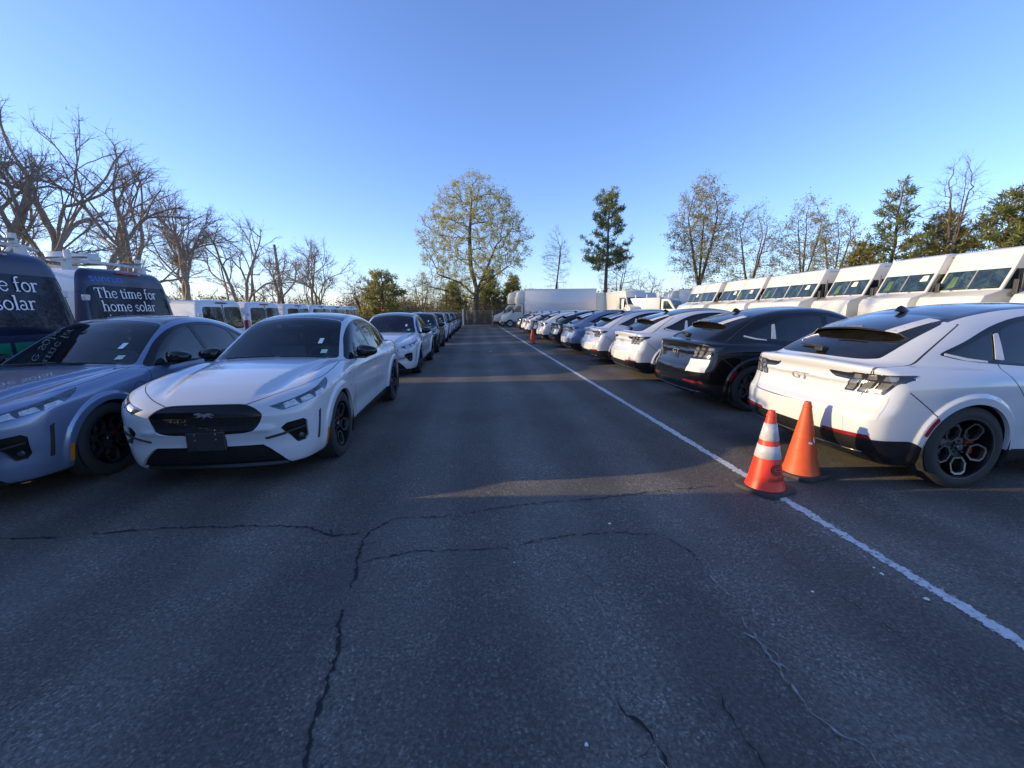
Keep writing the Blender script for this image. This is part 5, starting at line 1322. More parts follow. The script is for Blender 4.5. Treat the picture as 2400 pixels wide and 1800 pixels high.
def cards(C, size, rng, aspect=1.0, D=None):
    n = len(C); U = rng.normal(size=(n, 3)) if D is None else D + rng.normal(0, .25, (n, 3)); U /= np.linalg.norm(U, axis=1)[:, None] + 1e-9
    W = np.cross(U, rng.normal(size=(n, 3))); W /= np.linalg.norm(W, axis=1)[:, None] + 1e-9
    s = (size * rng.uniform(.6, 1.4, n))[:, None]; U = U * s; W = W * s * aspect
    V = np.stack([C - U * .1, C + U * .5 + W * .5, C + U, C + U * .5 - W * .5], 1).reshape(-1, 3); return V, np.arange(4 * n).reshape(-1, 4)
def merge(parts):
    V = []; F = []; M = []; b = 0
    for v, f, m in parts:
        V.append(v); F.append(f + b); M.append(np.full(len(f), m)); b += len(v)
    return np.concatenate(V), np.concatenate(F), np.concatenate(M)
def build_tree(root, init, A, rng, step=.28, infl=2.0, kill=.5, tip=.010, power=2.3, trunk_r=.3, twigs=3, twig_len=(.25, .6), leaves=0, leaf=.1, mats=('bark_grey', 'twig', 'bud_leaf'), jit=.25, grav=(0, 0, .12), split=.05, iters=140, leaf_all=False):
    P, par = space_colonise(init, A, step, infl, kill, rng, iters, grav, jit)
    r = radii(P, par, tip, power); s = trunk_r / r[0]; r = np.maximum(tip, r * np.clip(s, .3, 3) ** (np.log(r / tip + 1) / np.log(r[0] / tip + 1)))
    # root flare
    z = P[:, 2]; r = np.where((r > trunk_r * .6) & (z < .6), r * (1 + .5 * (1 - np.clip(z, 0, .6) / .6) ** 2), r)
    C = chains(P, par, r); big = [c for c in C if r[c[min(1, len(c) - 1)]] > split]; sm = [c for c in C if r[c[min(1, len(c) - 1)]] <= split]
    sides = lambda q: 10 if q > .12 else 7 if q > .05 else 5 if q > .02 else 4
    V, F = tubes(P, r, big, sides, 1); np_mesh('trunk', V, F, MAT[mats[0]], root)
    parts = []
    if sm: V, F = tubes(P, r, sm, sides, 1); parts.append((V, F, 0))
    cnt = np.bincount(par[par >= 0], minlength=len(P)); thin = np.nonzero((r < max(.03, tip * 2.5)))[0]; tips = np.nonzero(cnt == 0)[0]
    src = np.concatenate([np.repeat(tips, twigs), rng.choice(thin, min(len(thin) * 2, int(len(thin) * twigs * .35)))]) if len(thin) else np.repeat(tips, twigs)
    B = P[src]; pr = P[np.maximum(par[src], 0)]; D = (B - pr); D /= np.linalg.norm(D, axis=1)[:, None] + 1e-9; D = D + rng.normal(0, .55, D.shape) + np.array([0, 0, .25])
    L = rng.uniform(*twig_len, len(B)); V, F, tp = twig_mesh(B, D, L, tip * .55, rng); parts.append((V, F, 0))
    # side shoots on the twigs
    B2 = B + (tp - B) * rng.uniform(.3, .8, (len(B), 1)); D2 = (tp - B) / L[:, None] + rng.normal(0, .7, D.shape); L2 = L * rng.uniform(.3, .6, len(L)); V, F, tp2 = twig_mesh(B2, D2, L2, tip * .4, rng, 1); parts.append((V, F, 0))
    if leaves:
        T = np.concatenate([tp, tp2, B + (tp - B) * .5]); k = rng.integers(0, len(T), leaves); Cc = T[k] + rng.normal(0, leaf * .8, (leaves, 3)); V, F = cards(Cc, leaf, rng, .7); parts.append((V, F, 1))
    V, F, M = merge(parts); np_mesh('crown', V, F, [MAT[mats[1]], MAT[mats[2]]], root, M)
    return P, r
def leaders(base, zf, n, H, spread, rng, wob=.35, lean=(0, 0)):
    """short trunk, then n leaders spreading like a vase"""
    b = np.array(base, float); fork = b + np.array([lean[0] * .3, lean[1] * .3, zf]); out = [[b, b + (fork - b) * .5, fork]]
    a0 = rng.random() * 6.28
    for k in range(n):
        a = a0 + 6.283 * k / n + rng.normal(0, .25); d = np.array([math.cos(a), math.sin(a), 0]); sp = spread * rng.uniform(.7, 1.15); pl = [fork]
        for t in (.25, .5, .75, 1.0):
            q = fork + d * sp * (t ** .8) + np.array([lean[0] * t, lean[1] * t, (H - zf) * (.15 + .85 * t) * t ** .1 * .72]) + rng.normal(0, wob * .5, 3) * np.array([1, 1, .4]); pl.append(q)
        out.append(pl)
    return out
def dome(n, c, rx_, ry, z0, z1, rng, shell=.5, flat=.75):
    out = []
    while len(out) < n:
        u = rng.uniform(-1, 1, 3)
        rr = math.hypot(u[0], u[1]); z = (u[2] + 1) / 2
        if rr > 1: continue
        top = (1 - rr**2.6 * (1 - flat) - .25 * rr**2); 
        zz = z0 + (z1 - z0) * z
        if z > top or z < .25 + .0 * rr and rr < .55: continue
        if rng.random() > shell + (1 - shell) * (z / max(top, .1)) ** 1.5: continue
        out.append((c[0] + u[0] * rx_, c[1] + u[1] * ry, zz))
    return out
def ellip(n, c, rx_, rz, rng, lower=.35, narrow=1.0):
    out = []
    while len(out) < n:
        u = rng.uniform(-1, 1, 3); q = u[0]**2 + u[1]**2 + u[2]**2
        if q > 1 or (q < .25 and rng.random() > .5): continue
        k = 1 - narrow * max(0, u[2]) * .35
        if u[2] < -lower and rng.random() > .45: continue
        out.append((c[0] + u[0] * rx_ * k, c[1] + u[1] * rx_ * k, c[2] + u[2] * rz))
    return out
def build_pine(root, H, rng, z0=.35, spread=3.0, tr=.22, dens=1.0, top='round', mats=('bark_pine', 'needle'), clump=.42, gap=.0, droop=.0, shape=None):
    """trunk with whorls of limbs, each limb carrying needle tufts"""
    n = 26; lean = rng.normal(0, .02, 2); zz = np.linspace(0, H, n); wob = np.cumsum(rng.normal(0, .035, (n, 2)), 0)
    X = np.stack([lean[0] * zz + wob[:, 0], lean[1] * zz + wob[:, 1], zz], 1); X[:, :2] -= X[0, :2]; r = tr * (1 - zz / H) ** .8 + .02
    V, F = tubes(X, r, [np.arange(n)], lambda q: 9); limbs = []; B = []; D = []
    tz = z0 * H; pts = [(V, F, 0)]
    z = tz
    while z < H * .985:
        t = (z - tz) / (H - tz); k = rng.integers(3, 6); c = np.array([np.interp(z, zz, X[:, q]) for q in range(3)])
        if shape: ln = spread * shape(t)
        elif top == 'round': ln = spread * (1 - t ** 2.2) ** .6 * (.75 + .25 * math.sin(3.1 * t + .6))
        else: ln = spread * (1 - t) ** .85 + .25
        if rng.random() > gap:
            a0 = rng.random() * 6.28
            for q in range(k):
                a = a0 + 6.283 * q / k + rng.normal(0, .3); L = ln * rng.uniform(.55, 1.15); m = max(3, int(L / .35)); up = rng.normal(.12 + .45 * t - droop, .12)
                s = np.linspace(0, 1, m); pl = c + np.stack([np.cos(a) * L * s, np.sin(a) * L * s, L * (up * s + .12 * s * s)], 1) + rng.normal(0, .04, (m, 3)) * s[:, None]
                v, f = tubes(pl, .035 * (1 - t * .6) * (1 - .75 * s) + .008, [np.arange(m)], lambda q: 4); pts.append((v, f, 0))
                nt = max(2, int(L * 5.5 * dens)); ss = rng.uniform(.32, 1.02, nt) ** .8; base = np.stack([np.interp(ss, s, pl[:, j]) for j in range(3)], 1)
                base += rng.normal(0, .10 + .10 * L / spread, (nt, 3)) * np.array([1, 1, .55]); B.append(base); dd = np.tile(np.array([math.cos(a), math.sin(a), .5]), (nt, 1)); D.append(dd)
        z += rng.uniform(.28, .50) * max(.6, H / 13)
    V, F, M = merge(pts[:1]); np_mesh('trunk', V, F, MAT[mats[0]], root)
    B = np.concatenate(B); D = np.concatenate(D); per = 12; Bn = np.repeat(B, per, 0) + rng.normal(0, clump * .16, (len(B) * per, 3)); Dn = np.repeat(D, per, 0) * .5 + rng.normal(0, .8, (len(B) * per, 3)) + np.array([0, 0, .3])
    v, f = cards(Bn, clump, rng, .16, Dn); parts = [(a, b_, 0) for a, b_, _ in pts[1:]] + [(v, f, 1)]
    V, F, M = merge(parts); np_mesh('crown', V, F, [MAT[mats[0]], MAT[mats[1]]], root, M)
def build_shrub(root, w_, h, rng, mat, n=1500, leaf=.12, twigs=160, round_=1.0):
    u = rng.normal(size=(n, 3)); u /= np.linalg.norm(u, axis=1)[:, None]; rad = rng.random(n) ** .45; C = u * rad[:, None] * np.array([w_ / 2, w_ / 2, h / 2]) + np.array([0, 0, h * .52])
    nb = 16; cen = rng.normal(0, .5, (nb, 3)) * np.array([w_ / 2.4, w_ / 2.4, h / 3.0]) + np.array([0, 0, h * .55]); k = rng.integers(0, nb, n); C = .55 * C + .45 * (cen[k] + (C - np.array([0, 0, h * .52])) * .65)
    C[:, 2] = np.maximum(C[:, 2], .05); v, f = cards(C, leaf, rng, .6)
    B = np.zeros((twigs, 3)); B[:, :2] = rng.normal(0, .12, (twigs, 2)); T = C[rng.integers(0, n, twigs)]; D = T - B; L = np.linalg.norm(D, axis=1); v2, f2, _ = twig_mesh(B, D, L, .014, rng, 3, .12)
    np_mesh('stems', v2, f2, MAT['twig'], root); np_mesh('foliage', v, f, MAT[mat], root)
def build_pollard(root, H, spread, nl, rng, trunk_r=.2, fork=(.8, 1.7), twig_n=8, depth=6):
    """short trunk, straight limbs fanning outwards, forking again and again up to a clipped dome, fine twigs at the rim"""
    P = [np.zeros(3)]; par = [-1]; lev = [0]; tips = []; st = .22
    def walk(i, d, L, lv, up):
        n = max(2, int(L / st)); d = d / np.linalg.norm(d)
        for k in range(n):
            d = d + rng.normal(0, .085, 3) + np.array([0, 0, up]); d /= np.linalg.norm(d); q = P[i] + d * st
            P.append(q); par.append(i); lev.append(lv); i = len(P) - 1; r = math.hypot(q[0], q[1]); zt = H * (1 - .30 * (r / spread) ** 2)
            if q[2] > zt or r > spread * 1.05: return i, d, True
        return i, d, False
    i, d, _ = walk(0, np.array([rng.normal(0, .05), rng.normal(0, .05), 1.0]), rng.uniform(*fork), 0, .02); root_i = i
    Q = []; a0 = rng.random() * 6.28
    for k in range(nl):
        a = a0 + 6.283 * k / nl + rng.normal(0, .3); inc = rng.uniform(.35, .75) if k else .15; Q.append((root_i, np.array([math.cos(a) * inc, math.sin(a) * inc, 1.0]), rng.uniform(.24, .40) * H, 1))
    while Q:
        i, d, L, lv = Q.pop(0); j, d2, end = walk(i, d, L, lv, .020 if lv < 3 else -.004)
        if end or lv >= depth: tips.append((j, d2)); continue
        m = 3 if rng.random() < .22 else 2; ax = np.cross(d2, rng.normal(size=3)); ax /= np.linalg.norm(ax); bx = np.cross(d2, ax)
        for q in range(m):
            ph = 6.283 * q / m + rng.normal(0, .3); sp = rng.uniform(.30, .62); dd = d2 + (ax * math.cos(ph) + bx * math.sin(ph)) * sp; out = np.array([P[j][0], P[j][1], 0]); out /= np.linalg.norm(out) + 1e-6
            Q.append((j, dd + out * .16, L * rng.uniform(.58, .86) + .12, lv + 1))
        if lv >= 1:
            for _ in range(1 if rng.random() < .75 else 0):
                b = j
                for __ in range(rng.integers(1, max(2, int(L / st)))): b = par[b] if par[b] > 0 else b
                dd = d2 + rng.normal(0, .8, 3) + np.array([0, 0, .2]); Q.append((b, dd, L * rng.uniform(.35, .6), max(lv + 2, 4)))
    P = np.array(P); par = np.array(par); lev = np.array(lev); r = radii(P, par, .012, 2.35); s = trunk_r / r[0]; r = np.maximum(.011, r * np.where(r > .03, s ** .9, 1)) if s < 1 else r * np.clip(1 + (s - 1) * (r / r[0]), 1, s)
    r[0] *= 1.35
    C = chains(P, par, r); big = [c for c in C if r[c[min(1, len(c) - 1)]] > .04]; sm = [c for c in C if r[c[min(1, len(c) - 1)]] <= .04]
    sides = lambda q: 10 if q > .1 else 7 if q > .05 else 5 if q > .02 else 4
    V, F = tubes(P, r, big, sides, 1); np_mesh('trunk', V, F, MAT['bark_grey'], root); parts = []
    if sm: V, F = tubes(P, r, sm, sides, 1); parts.append((V, F, 0))
    ti = np.array([t for t, _ in tips]); td = np.array([d for _, d in tips]); k = np.repeat(np.arange(len(ti)), twig_n); B = P[ti[k]].copy(); back = rng.integers(0, 4, len(k))
    idx = ti[k]
    for q in range(4): idx = np.where(back > q, np.maximum(par[idx], 0), idx)
    B = P[idx]; D = td[k] + rng.normal(0, .62, (len(k), 3)) + np.array([0, 0, .12]); L = rng.uniform(.18, .62, len(k))
    thin = np.nonzero((lev >= 3) & (r < .03))[0]; e = rng.choice(thin, int(len(thin) * .6)); B = np.concatenate([B, P[e]]); D = np.concatenate([D, rng.normal(0, .8, (len(e), 3)) + np.array([0, 0, .3])]); L = np.concatenate([L, rng.uniform(.12, .45, len(e))])
    V, F, tp = twig_mesh(B, D, L, .0075, rng, 2, .2); parts.append((V, F, 0))
    B2 = B + (tp - B) * rng.uniform(.3, .85, (len(B), 1)); V, F, _ = twig_mesh(np.repeat(B2, 2, 0), np.repeat(D, 2, 0) + rng.normal(0, .8, (2 * len(B), 3)), rng.uniform(.08, .28, 2 * len(B)), .005, rng, 1); parts.append((V, F, 0))
    V, F, M = merge(parts); np_mesh('crown', V, F, MAT['twig_grey'], root)
# ------------------------------------------------------------------ the crossovers
def skip_copy(o, skip, parent=None):
    c = o.copy(); link(c)
    if parent: c.parent = parent
    for ch in kids(o):
        if not any(ch.name.startswith(s) for s in skip): skip_copy(ch, skip, c)
    return c
def set_paint(root, mat, roof=None):
    for ch in root.children:
        if ch.name.startswith('body'):
            ch.material_slots[0].link = 'OBJECT'; ch.material_slots[0].material = mat
proto = empty('crossover'); P_, films_ = build_car(proto)
RX = 5.64
GR = 'electric crossovers parked side by side with tails to the white line'
RCARS = [(3.90, 0.00, -0.6, 'white_paint', 'white crossover seen from behind beside the two big traffic cones, nearest of the right row'),
         (6.72, 0.05, 0.4, 'black_paint', 'black crossover with white paper square under its tail lamp, just past the cone pair'),
         (9.45, 0.10, 0.0, 'white_paint', 'white crossover parked on the far side of the black one by the cones'),
         (12.25, 0.06, 0.3, 'pearl_paint', 'lavender-white crossover, fourth tail in the right row'),
         (15.15, -0.02, -.3, 'silver_paint', 'pale blue crossover between the lavender-white one and a dark one in the right row'),
         (18.0, 0.02, 0.2, 'black_paint', 'black crossover beyond the pale blue one, sixth tail of the right row'),
         (21.0, -0.10, 0.0, 'white_paint', 'white crossover right behind the single distant traffic cone'),
         (23.9, 0.00, 0.4, 'black_paint', 'black crossover just past the white one at the distant cone'),
         (26.8, -0.05, 0.0, 'white_paint', 'white crossover, third from the far end of the right row'),
         (29.8, 0.05, -.3, 'white_paint', 'white crossover, second from the far end of the right row'),
         (32.9, 0.00, 0.0, 'dark_paint', 'dark grey crossover at the far end of the right row, near the box trucks')]
for i, (y, dx, a, pm, lb) in enumerate(RCARS):
    o = proto if i == 0 else skip_copy(proto, [])
    o.location = (RX + dx, y, 0); o.rotation_euler = (0, 0, R(a)); tag(o, lb, 'car', GR); set_paint(o, MAT[pm])
    if 'black' in pm or 'dark' in pm:
        for ch in list(o.children):
            if ch.data == films_[1].data: bpy.data.objects.remove(ch)
# lettering-like white swipe on the rear glass of the nearest car
GL = 'electric crossovers parked nose to tail, facing the viewer'
LCARS = [(-2.44, 6.11, 0.0, 'white_paint', 'white crossover facing the viewer with a black plate bracket, nearest of its file'),
         (-4.62, 5.85, 0.0, 'silver_paint', 'pale blue metallic crossover cut by the left edge, in front of the navy vans'),
         (-2.40, 12.55, 0.0, 'white_paint', 'white crossover facing the viewer directly behind the front white one'),
         (-2.42, 18.30, 0.0, 'black_paint', 'black crossover facing the viewer, third of the left file'),
         (-2.45, 24.4, 0.0, 'white_paint', 'white crossover facing the viewer right behind the black one of the left file'),
         (-2.50, 30.2, 0.0, 'pearl_paint', 'pearl white crossover, fifth back in the left file'),
         (-2.45, 36.0, 0.0, 'silver_paint', 'silvery crossover, second from the far end of the left file'),
         (-2.45, 41.6, 0.0, 'dark_paint', 'dark crossover at the far end of the left file near the fence')]
for i, (x, y, a, pm, lb) in enumerate(LCARS):
    o = skip_copy(proto, ['protective_film', 'sticker']); o.location = (x, y, 0); o.rotation_euler = (0, 0, R(-90 + a)); tag(o, lb, 'car', GL); set_paint(o, MAT[pm])
    ws = [c for c in o.children if c.name.startswith('windscreen')][0]
    for (yy, zz, w_, h_, m_) in ((.44, 1.235, .05, .06, 'paper'), (.53, 1.115, .07, .04, 'green_sticker')):
        V = []
        for dy, dz in ((-1, -1), (1, -1), (1, 1), (-1, 1)):
            q = (yy + dy * w_ / 2, zz + dz * h_ / 2); V.append((surf_x(F_car, q[0], q[1], 1.5, .1) + .006, *q))
        mesh_obj('sticker', V, [(0, 1, 2, 3)], MAT[m_], ws)
# a stroke of white marker on the nearest car's rear glass
gl_ = [c for c in proto.children if c.name.startswith('tailgate_glass')][0]
def on_top_xy(x, y):
    zz = np.linspace(1.7, .8, 500); d = F_car(np.full(500, x), np.full(500, y), zz); return float(zz[int(np.argmax(d < 0))])
b = MB(); b.tube([(x, y, on_top_xy(x, y) + .003) for x, y in ((-1.93, .47), (-1.88, .49), (-1.83, .46), (-1.80, .41), (-1.82, .38))], .006, 5); b.build('marker_scrawl', MAT['paper'], gl_)

# ------------------------------------------------------------------ vans, trucks
sv = empty('work_van'); build_solar_van(sv, True)
SOL = [(-6.42 - 2.74, 8.78, 'navy work van with solar lettering and blue name above, behind the pale blue car'),
       (-5.80 - 2.74, 5.84, 'navy and green work van with rooftop rack, cut by the left edge'),
       (-6.1 - 2.74, 2.66, 'added navy work van out of view on the left, shading the foreground'),  # unseen van added so its shadow covers the foreground asphalt
       (-4.95, -0.62, 'second added navy work van out of view, turned lengthwise to shade the foreground')]  # unseen van added along the aisle to block sun through the gap
for i, (x, y, lb) in enumerate(SOL):
    o = sv if i == 0 else copy_tree(sv) if i == 1 else skip_copy(sv, ['lettering']); o.location = (x, y, 0); o.rotation_euler = (0, 0, R((177, 177, 180, -90)[i])); tag(o, lb, 'van', 'navy work vans parked in a row, rears to the aisle')
    if i == 1:
        for dr_ in [c for c in o.children if c.name.startswith('rear_door')]:
            low = min((c for c in dr_.children if c.name.startswith('lettering')), key=lambda c: min(v.co.z for v in c.data.vertices)); bpy.data.objects.remove(low)
# load on the rack of the first van: pale conduit box, bent pipe and folded bracket
def on_van(x, y, z): return tuple(sv.matrix_basis @ Vector((x, y, z)))
bpy.context.view_layer.update()
o = empty('rooftop_toolbox', on_van(-1.35, -.25, 2.63), R(177)); tag(o, 'cream equipment box lying on the roof rack of the lettered navy van', 'toolbox')
b = MB(); b.box(-.16, .16, -.22, .30, 0, .17, .03); b.build('case', MAT['truck_white'], o, angle=40); b = MB(); b.lathe([(0, -.02), (.10, -.02), (.115, 0), (.115, .26), (.10, .28), (0, .28)], 18, 'y', (0, -.52, .115)); b.build('drum', MAT['rack'], o, angle=40)
o = empty('bent_conduit', on_van(-1.2, .42, 2.63), R(177)); tag(o, 'bent pale pipe standing on the roof rack of the lettered navy van', 'pipe')
b = MB(); b.tube([(.0, .32, 0), (.0, .07, .25), (.02, .045, .265), (.03, .02, .25), (.05, -.03, 0)], .024, 8); b.build('pipe', MAT['rack'], o, smooth=True)
wv = empty('cargo_van'); build_van(wv, 2.16, False)
WV = [(16.3, 'white van just right of the navy vans, first of the white row'), (19.4, 'white van second in the row behind the pale blue car roof'), (22.9, 'white van third in the row, above the front white car roof'),
      (26.2, 'white van fourth in the row beyond the white car roof'), (29.2, 'white van fifth in the row beneath the pruned trees'), (32.3, 'white van at the far end of the white row')]
for i, (y, lb) in enumerate(WV):
    o = wv if i == 0 else copy_tree(wv); o.location = (-9.2 - 2.6, y + .5, 0); o.rotation_euler = (0, 0, R(180 - 15)); tag(o, lb, 'van', 'white vans parked at an angle, rear doors to the aisle')
st = empty('step_van'); build_step_van(st)
SV = [(9.9, 'white step van with raked windscreen at the right edge, largest of its row'), (12.6, 'white step van second from the right edge, over the near white car roof'), (14.57, 'white step van third from the right edge'), (17.3, 'white step van fourth from the right edge'), (19.7, 'white step van fifth from the right edge, side door glass showing'),
      (21.7, 'white step van fifth from the far end of its row'), (23.8, 'white step van fourth from the far end of its row'), (25.9, 'white step van third from the far end of its row'), (28.0, 'white step van second from the far end of its row'), (30.1, 'white step van at the far end of the long row')]
for i, (y, lb) in enumerate(SV):
    o = st if i == 0 else copy_tree(st); o.location = (16.5 + 2.62 + (0, .15, -.1, .2, -.05, .1, 0, .15, -.1, .1)[i], y, 0); o.rotation_euler = (0, 0, R(180)); tag(o, lb, 'truck', 'white step vans parked side by side behind the crossovers')
    for w_ in [c for c in o.children if c.name.startswith('windscreen')]:
        rs_ = random.Random(i * 7 + 3)
        for ch in list(w_.children):
            if ch.name.startswith('sticker') or ch.name.startswith('seat_vest'):
                dy = rs_.uniform(-.35, .12); ch.location.y += dy
                if i and rs_.random() < .25: bpy.data.objects.remove(ch)
o = copy_tree(st); o.location = (14.6, 39.8, 0); o.rotation_euler = (0, 0, R(-88)); tag(o, 'white step van facing the viewer with dark windscreen, right of the long box truck', 'truck'); o['group'] = 'white step vans'
o = copy_tree(st); o.location = (16.6, 43.6, 0); o.rotation_euler = (0, 0, 0); tag(o, 'white step van turned away behind the one facing the viewer', 'truck'); o['group'] = 'white step vans'
bt = empty('box_truck'); build_box_truck(bt)
BT = [(6.65, 43.7, 180, 'white box truck with long plain side, nearest of the pair by the fence'), (6.0, 46.6, 180, 'white box truck half hidden behind the other box truck'), (24.5, 46.6, 180, 'white box truck seen over the step van facing the viewer')]
for i, (x, y, a, lb) in enumerate(BT):
    o = bt if i == 0 else copy_tree(bt); o.location = (x, y, 0); o.rotation_euler = (0, 0, R(a)); tag(o, lb, 'truck', 'white box trucks')
ut = empty('utility_truck'); build_utility_truck(ut); ut.location = (16.2, 36.2, 0); ut.rotation_euler = (0, 0, R(-52)); tag(ut, 'cream utility truck with ladder posts on its body, left of the step van row', 'truck')

# ------------------------------------------------------------------ cones
c1 = empty('traffic_cone', (2.50, 3.20, 0), R(20)); body, rad = build_cone(c1, MAT['cone_red'], [(.30, .41), (.455, .60)])
tag(c1, 'bright red traffic cone with two white bands and dark lettering, standing on the white line', 'traffic cone', 'traffic cones')
a0 = math.atan2(-3.2, -2.5) - R(20)
V, F = text_mesh('conEdison', .052); V, F = subdiv_bend(V, F); wd = max(v[0] for v in V)
mesh_obj('lettering', on_cone(rad, a0 + .18, .115, V), F, MAT['print'], body)
V = []; F = []
def stroke2(pts, th):
    P = [np.array(p, float) for p in pts]; n = len(P); b0 = len(V)
    for i in range(n):
        t = P[min(i + 1, n - 1)] - P[max(i - 1, 0)]; t /= np.linalg.norm(t) + 1e-9; q = np.array([-t[1], t[0]]) * th / 2; V.append(tuple(P[i] - q)); V.append(tuple(P[i] + q))
    for i in range(n - 1): F.append((b0 + 2 * i, b0 + 2 * i + 1, b0 + 2 * i + 3, b0 + 2 * i + 2))
for r_ in (.0395, .0225): stroke2([(.045, r_)] + [(x, r_) for x in np.linspace(.035, 0, 4)] + _arcs(0, 0, r_, r_, 90, 270, 14)[1:] + [(x, -r_) for x in np.linspace(.0, .035, 4)] + [(.045, -r_)], .0105)
stroke2([(x, 0) for x in np.linspace(-.004, .045, 6)], .0105)
mesh_obj('emblem', on_cone(rad, a0 + .66, .215, [(v[0], v[1], 0) for v in V]), F, MAT['print'], body)
c2 = empty('traffic_cone', (3.06, 3.47, 0), R(20)); body2, rad2 = build_cone(c2, MAT['cone_orange'], [], (.26, .37, .43, .52))
V = []; F = []; a1 = math.atan2(-3.47, -3.06) - R(20)
for (da, z, w_, h_) in ((.62, .335, .020, .012), (1.02, .36, .010, .028)):
    V = []; F = []; b0 = 0; n = 10; r_ = rad2(z) + .0015
    V += [((rad2(z + h_ * math.sin(6.283 * k / n)) + .0016) * math.cos(a1 + da + w_ / r_ * math.cos(6.283 * k / n + .3)), (rad2(z + h_ * math.sin(6.283 * k / n)) + .0016) * math.sin(a1 + da + w_ / r_ * math.cos(6.283 * k / n + .3)), z + h_ * math.sin(6.283 * k / n)) for k in range(n)]; F.append(tuple(range(b0, b0 + n))); mesh_obj('paint_scuff', V, F, MAT['flake'], body2)
tag(c2, 'plain faded orange traffic cone close to the near white car bumper', 'traffic cone', 'traffic cones')
c3 = empty('traffic_cone', (2.74, 20.0, 0), R(5)); build_cone(c3, MAT['cone_red'], []); tag(c3, 'small distant red traffic cone alone beside the line', 'traffic cone', 'traffic cones')

# ------------------------------------------------------------------ fence and poles
fy = 49.2
fo = empty('chain_link_fence', (0, fy, 0)); tag(fo, 'low chain-link fence with grey posts along the far edge of the lot', 'fence')
b = MB(); b.add([(-13, 0, .05), (20, 0, .05), (20, 0, 1.75), (-13, 0, 1.75)], [(0, 1, 2, 3)]); b.build('wire_mesh', MAT['chain_link'], fo)
b = MB(); b.tube([(-13, 0, 1.76), (20, 0, 1.76)], .028, 6); b.build('top_rail', MAT['galv'], fo)
for k in range(12):
    b = MB(); b.tube([(-13 + 3 * k, .04, -.02), (-13 + 3 * k, .04, 1.82)], .034, 8); b.build('post', MAT['galv'], fo)
o = empty('marker_post', (-1.45, 48.95, 0)); tag(o, 'pale upright post at the far end of the lot before the fence', 'post')
b = MB(); b.box(-.10, .10, -.10, .10, -.02, 1.95, .02); b.build('shaft', MAT['post_white'], o); b = MB(); b.prism([(-.12, -.12), (.12, -.12), (.12, .12), (-.12, .12)], lambda u, v, d: (u, v, d), 1.951, 2.0, .01); b.build('cap', MAT['post_white'], o)
def pole(loc, H, lean, lb, arm=True):
    o = empty('utility_pole', loc); tag(o, lb, 'utility pole', 'utility poles along the street')
    b = MB(); b.tube([(0, 0, -.1), (lean[0] * .5, lean[1] * .5, H / 2), (lean[0], lean[1], H)], [.17, .15, .12], 10); b.build('mast', MAT['bark_pole'], o, smooth=True)
    if arm:
        b = MB(); b.box(lean[0] - 1.2, lean[0] + 1.2, -.06, .06, H - .75, H - .62); b.build('crossarm', MAT['bark_pole'], o)
        for xx in (-1.1, -.4, .4, 1.1):
            b = MB(); b.lathe([(0, .16), (.04, .14), (.05, .05), (.03, 0)], 8, 'z', (lean[0] + xx, 0, H - .62)); b.build('insulator', MAT['grey_trim'], o)
    return o
pole((-19.2, 44, 0), 8.4, (-.35, 0), 'bare leaning utility pole beside the last pruned tree', False)
pole((-33, 66, 0), 8.2, (0, 0), 'distant utility pole with crossarm above the white vans')
pole((-24, 4, 0), 9.5, (0, 0), 'utility pole out of view beyond the navy vans')
for (A_, B_, sag, lb) in (((-24, 4, 8.9), (-19.5, 44, 8.0), .9, 'upper overhead wire sloping behind the pruned trees'), ((-24.4, 4, 7.6), (-19.6, 44, 6.6), .9, 'lower overhead wire sloping behind the pruned trees'), ((-19.6, 44, 7.8), (-33, 66, 7.6), .8, 'overhead wire between the two far utility poles')):
    A_ = Vector(A_); B_ = Vector(B_); pts = [A_.lerp(B_, t) - Vector((0, 0, sag * 4 * t * (1 - t))) for t in np.linspace(0, 1, 15)]
    b = MB(); b.tube(pts, .016, 5); tag(b.build('overhead_wire', MAT['black_plastic']), lb, 'wire')

# ------------------------------------------------------------------ pruned bare trees along the street on the left
LT = [((-15.3, 14.6, 0), 7.2, 4, 3.2, 11, 'bare pruned tree leaning in from the left edge'),
      ((-15.0, 17.0, 0), 8.9, 3, 3.5, 12, 'tallest bare pruned tree, ivy-dark trunk, rising over the navy van'),
      ((-15.0, 19.3, 0), 8.3, 4, 3.3, 13, 'wide bare pruned tree just right of the tallest one'),
      ((-15.2, 23.6, 0), 7.6, 4, 3.1, 14, 'bare pruned tree in the middle of the street row, above the first white van'),
      ((-15.0, 28.3, 0), 7.7, 4, 3.0, 15, 'bare pruned tree above the second white van'),
      ((-15.4, 33.2, 0), 7.2, 4, 2.4, 16, 'smaller bare pruned tree between two larger ones above the white vans'),
      ((-15.0, 41.5, 0), 8.4, 5, 4.3, 17, 'bare pruned tree with bowl-shaped crown at the far end of the street row')]
for (loc, H, nl, spr, sd_, lb) in LT:
    rng = np.random.default_rng(sd_); o = empty('pruned_tree', loc); tag(o, lb, 'tree', 'bare pruned trees along the street')
    build_pollard(o, H, spr, nl, rng, trunk_r=.25 if sd_ > 13 else .32, depth=7 if sd_ == 12 else 6)

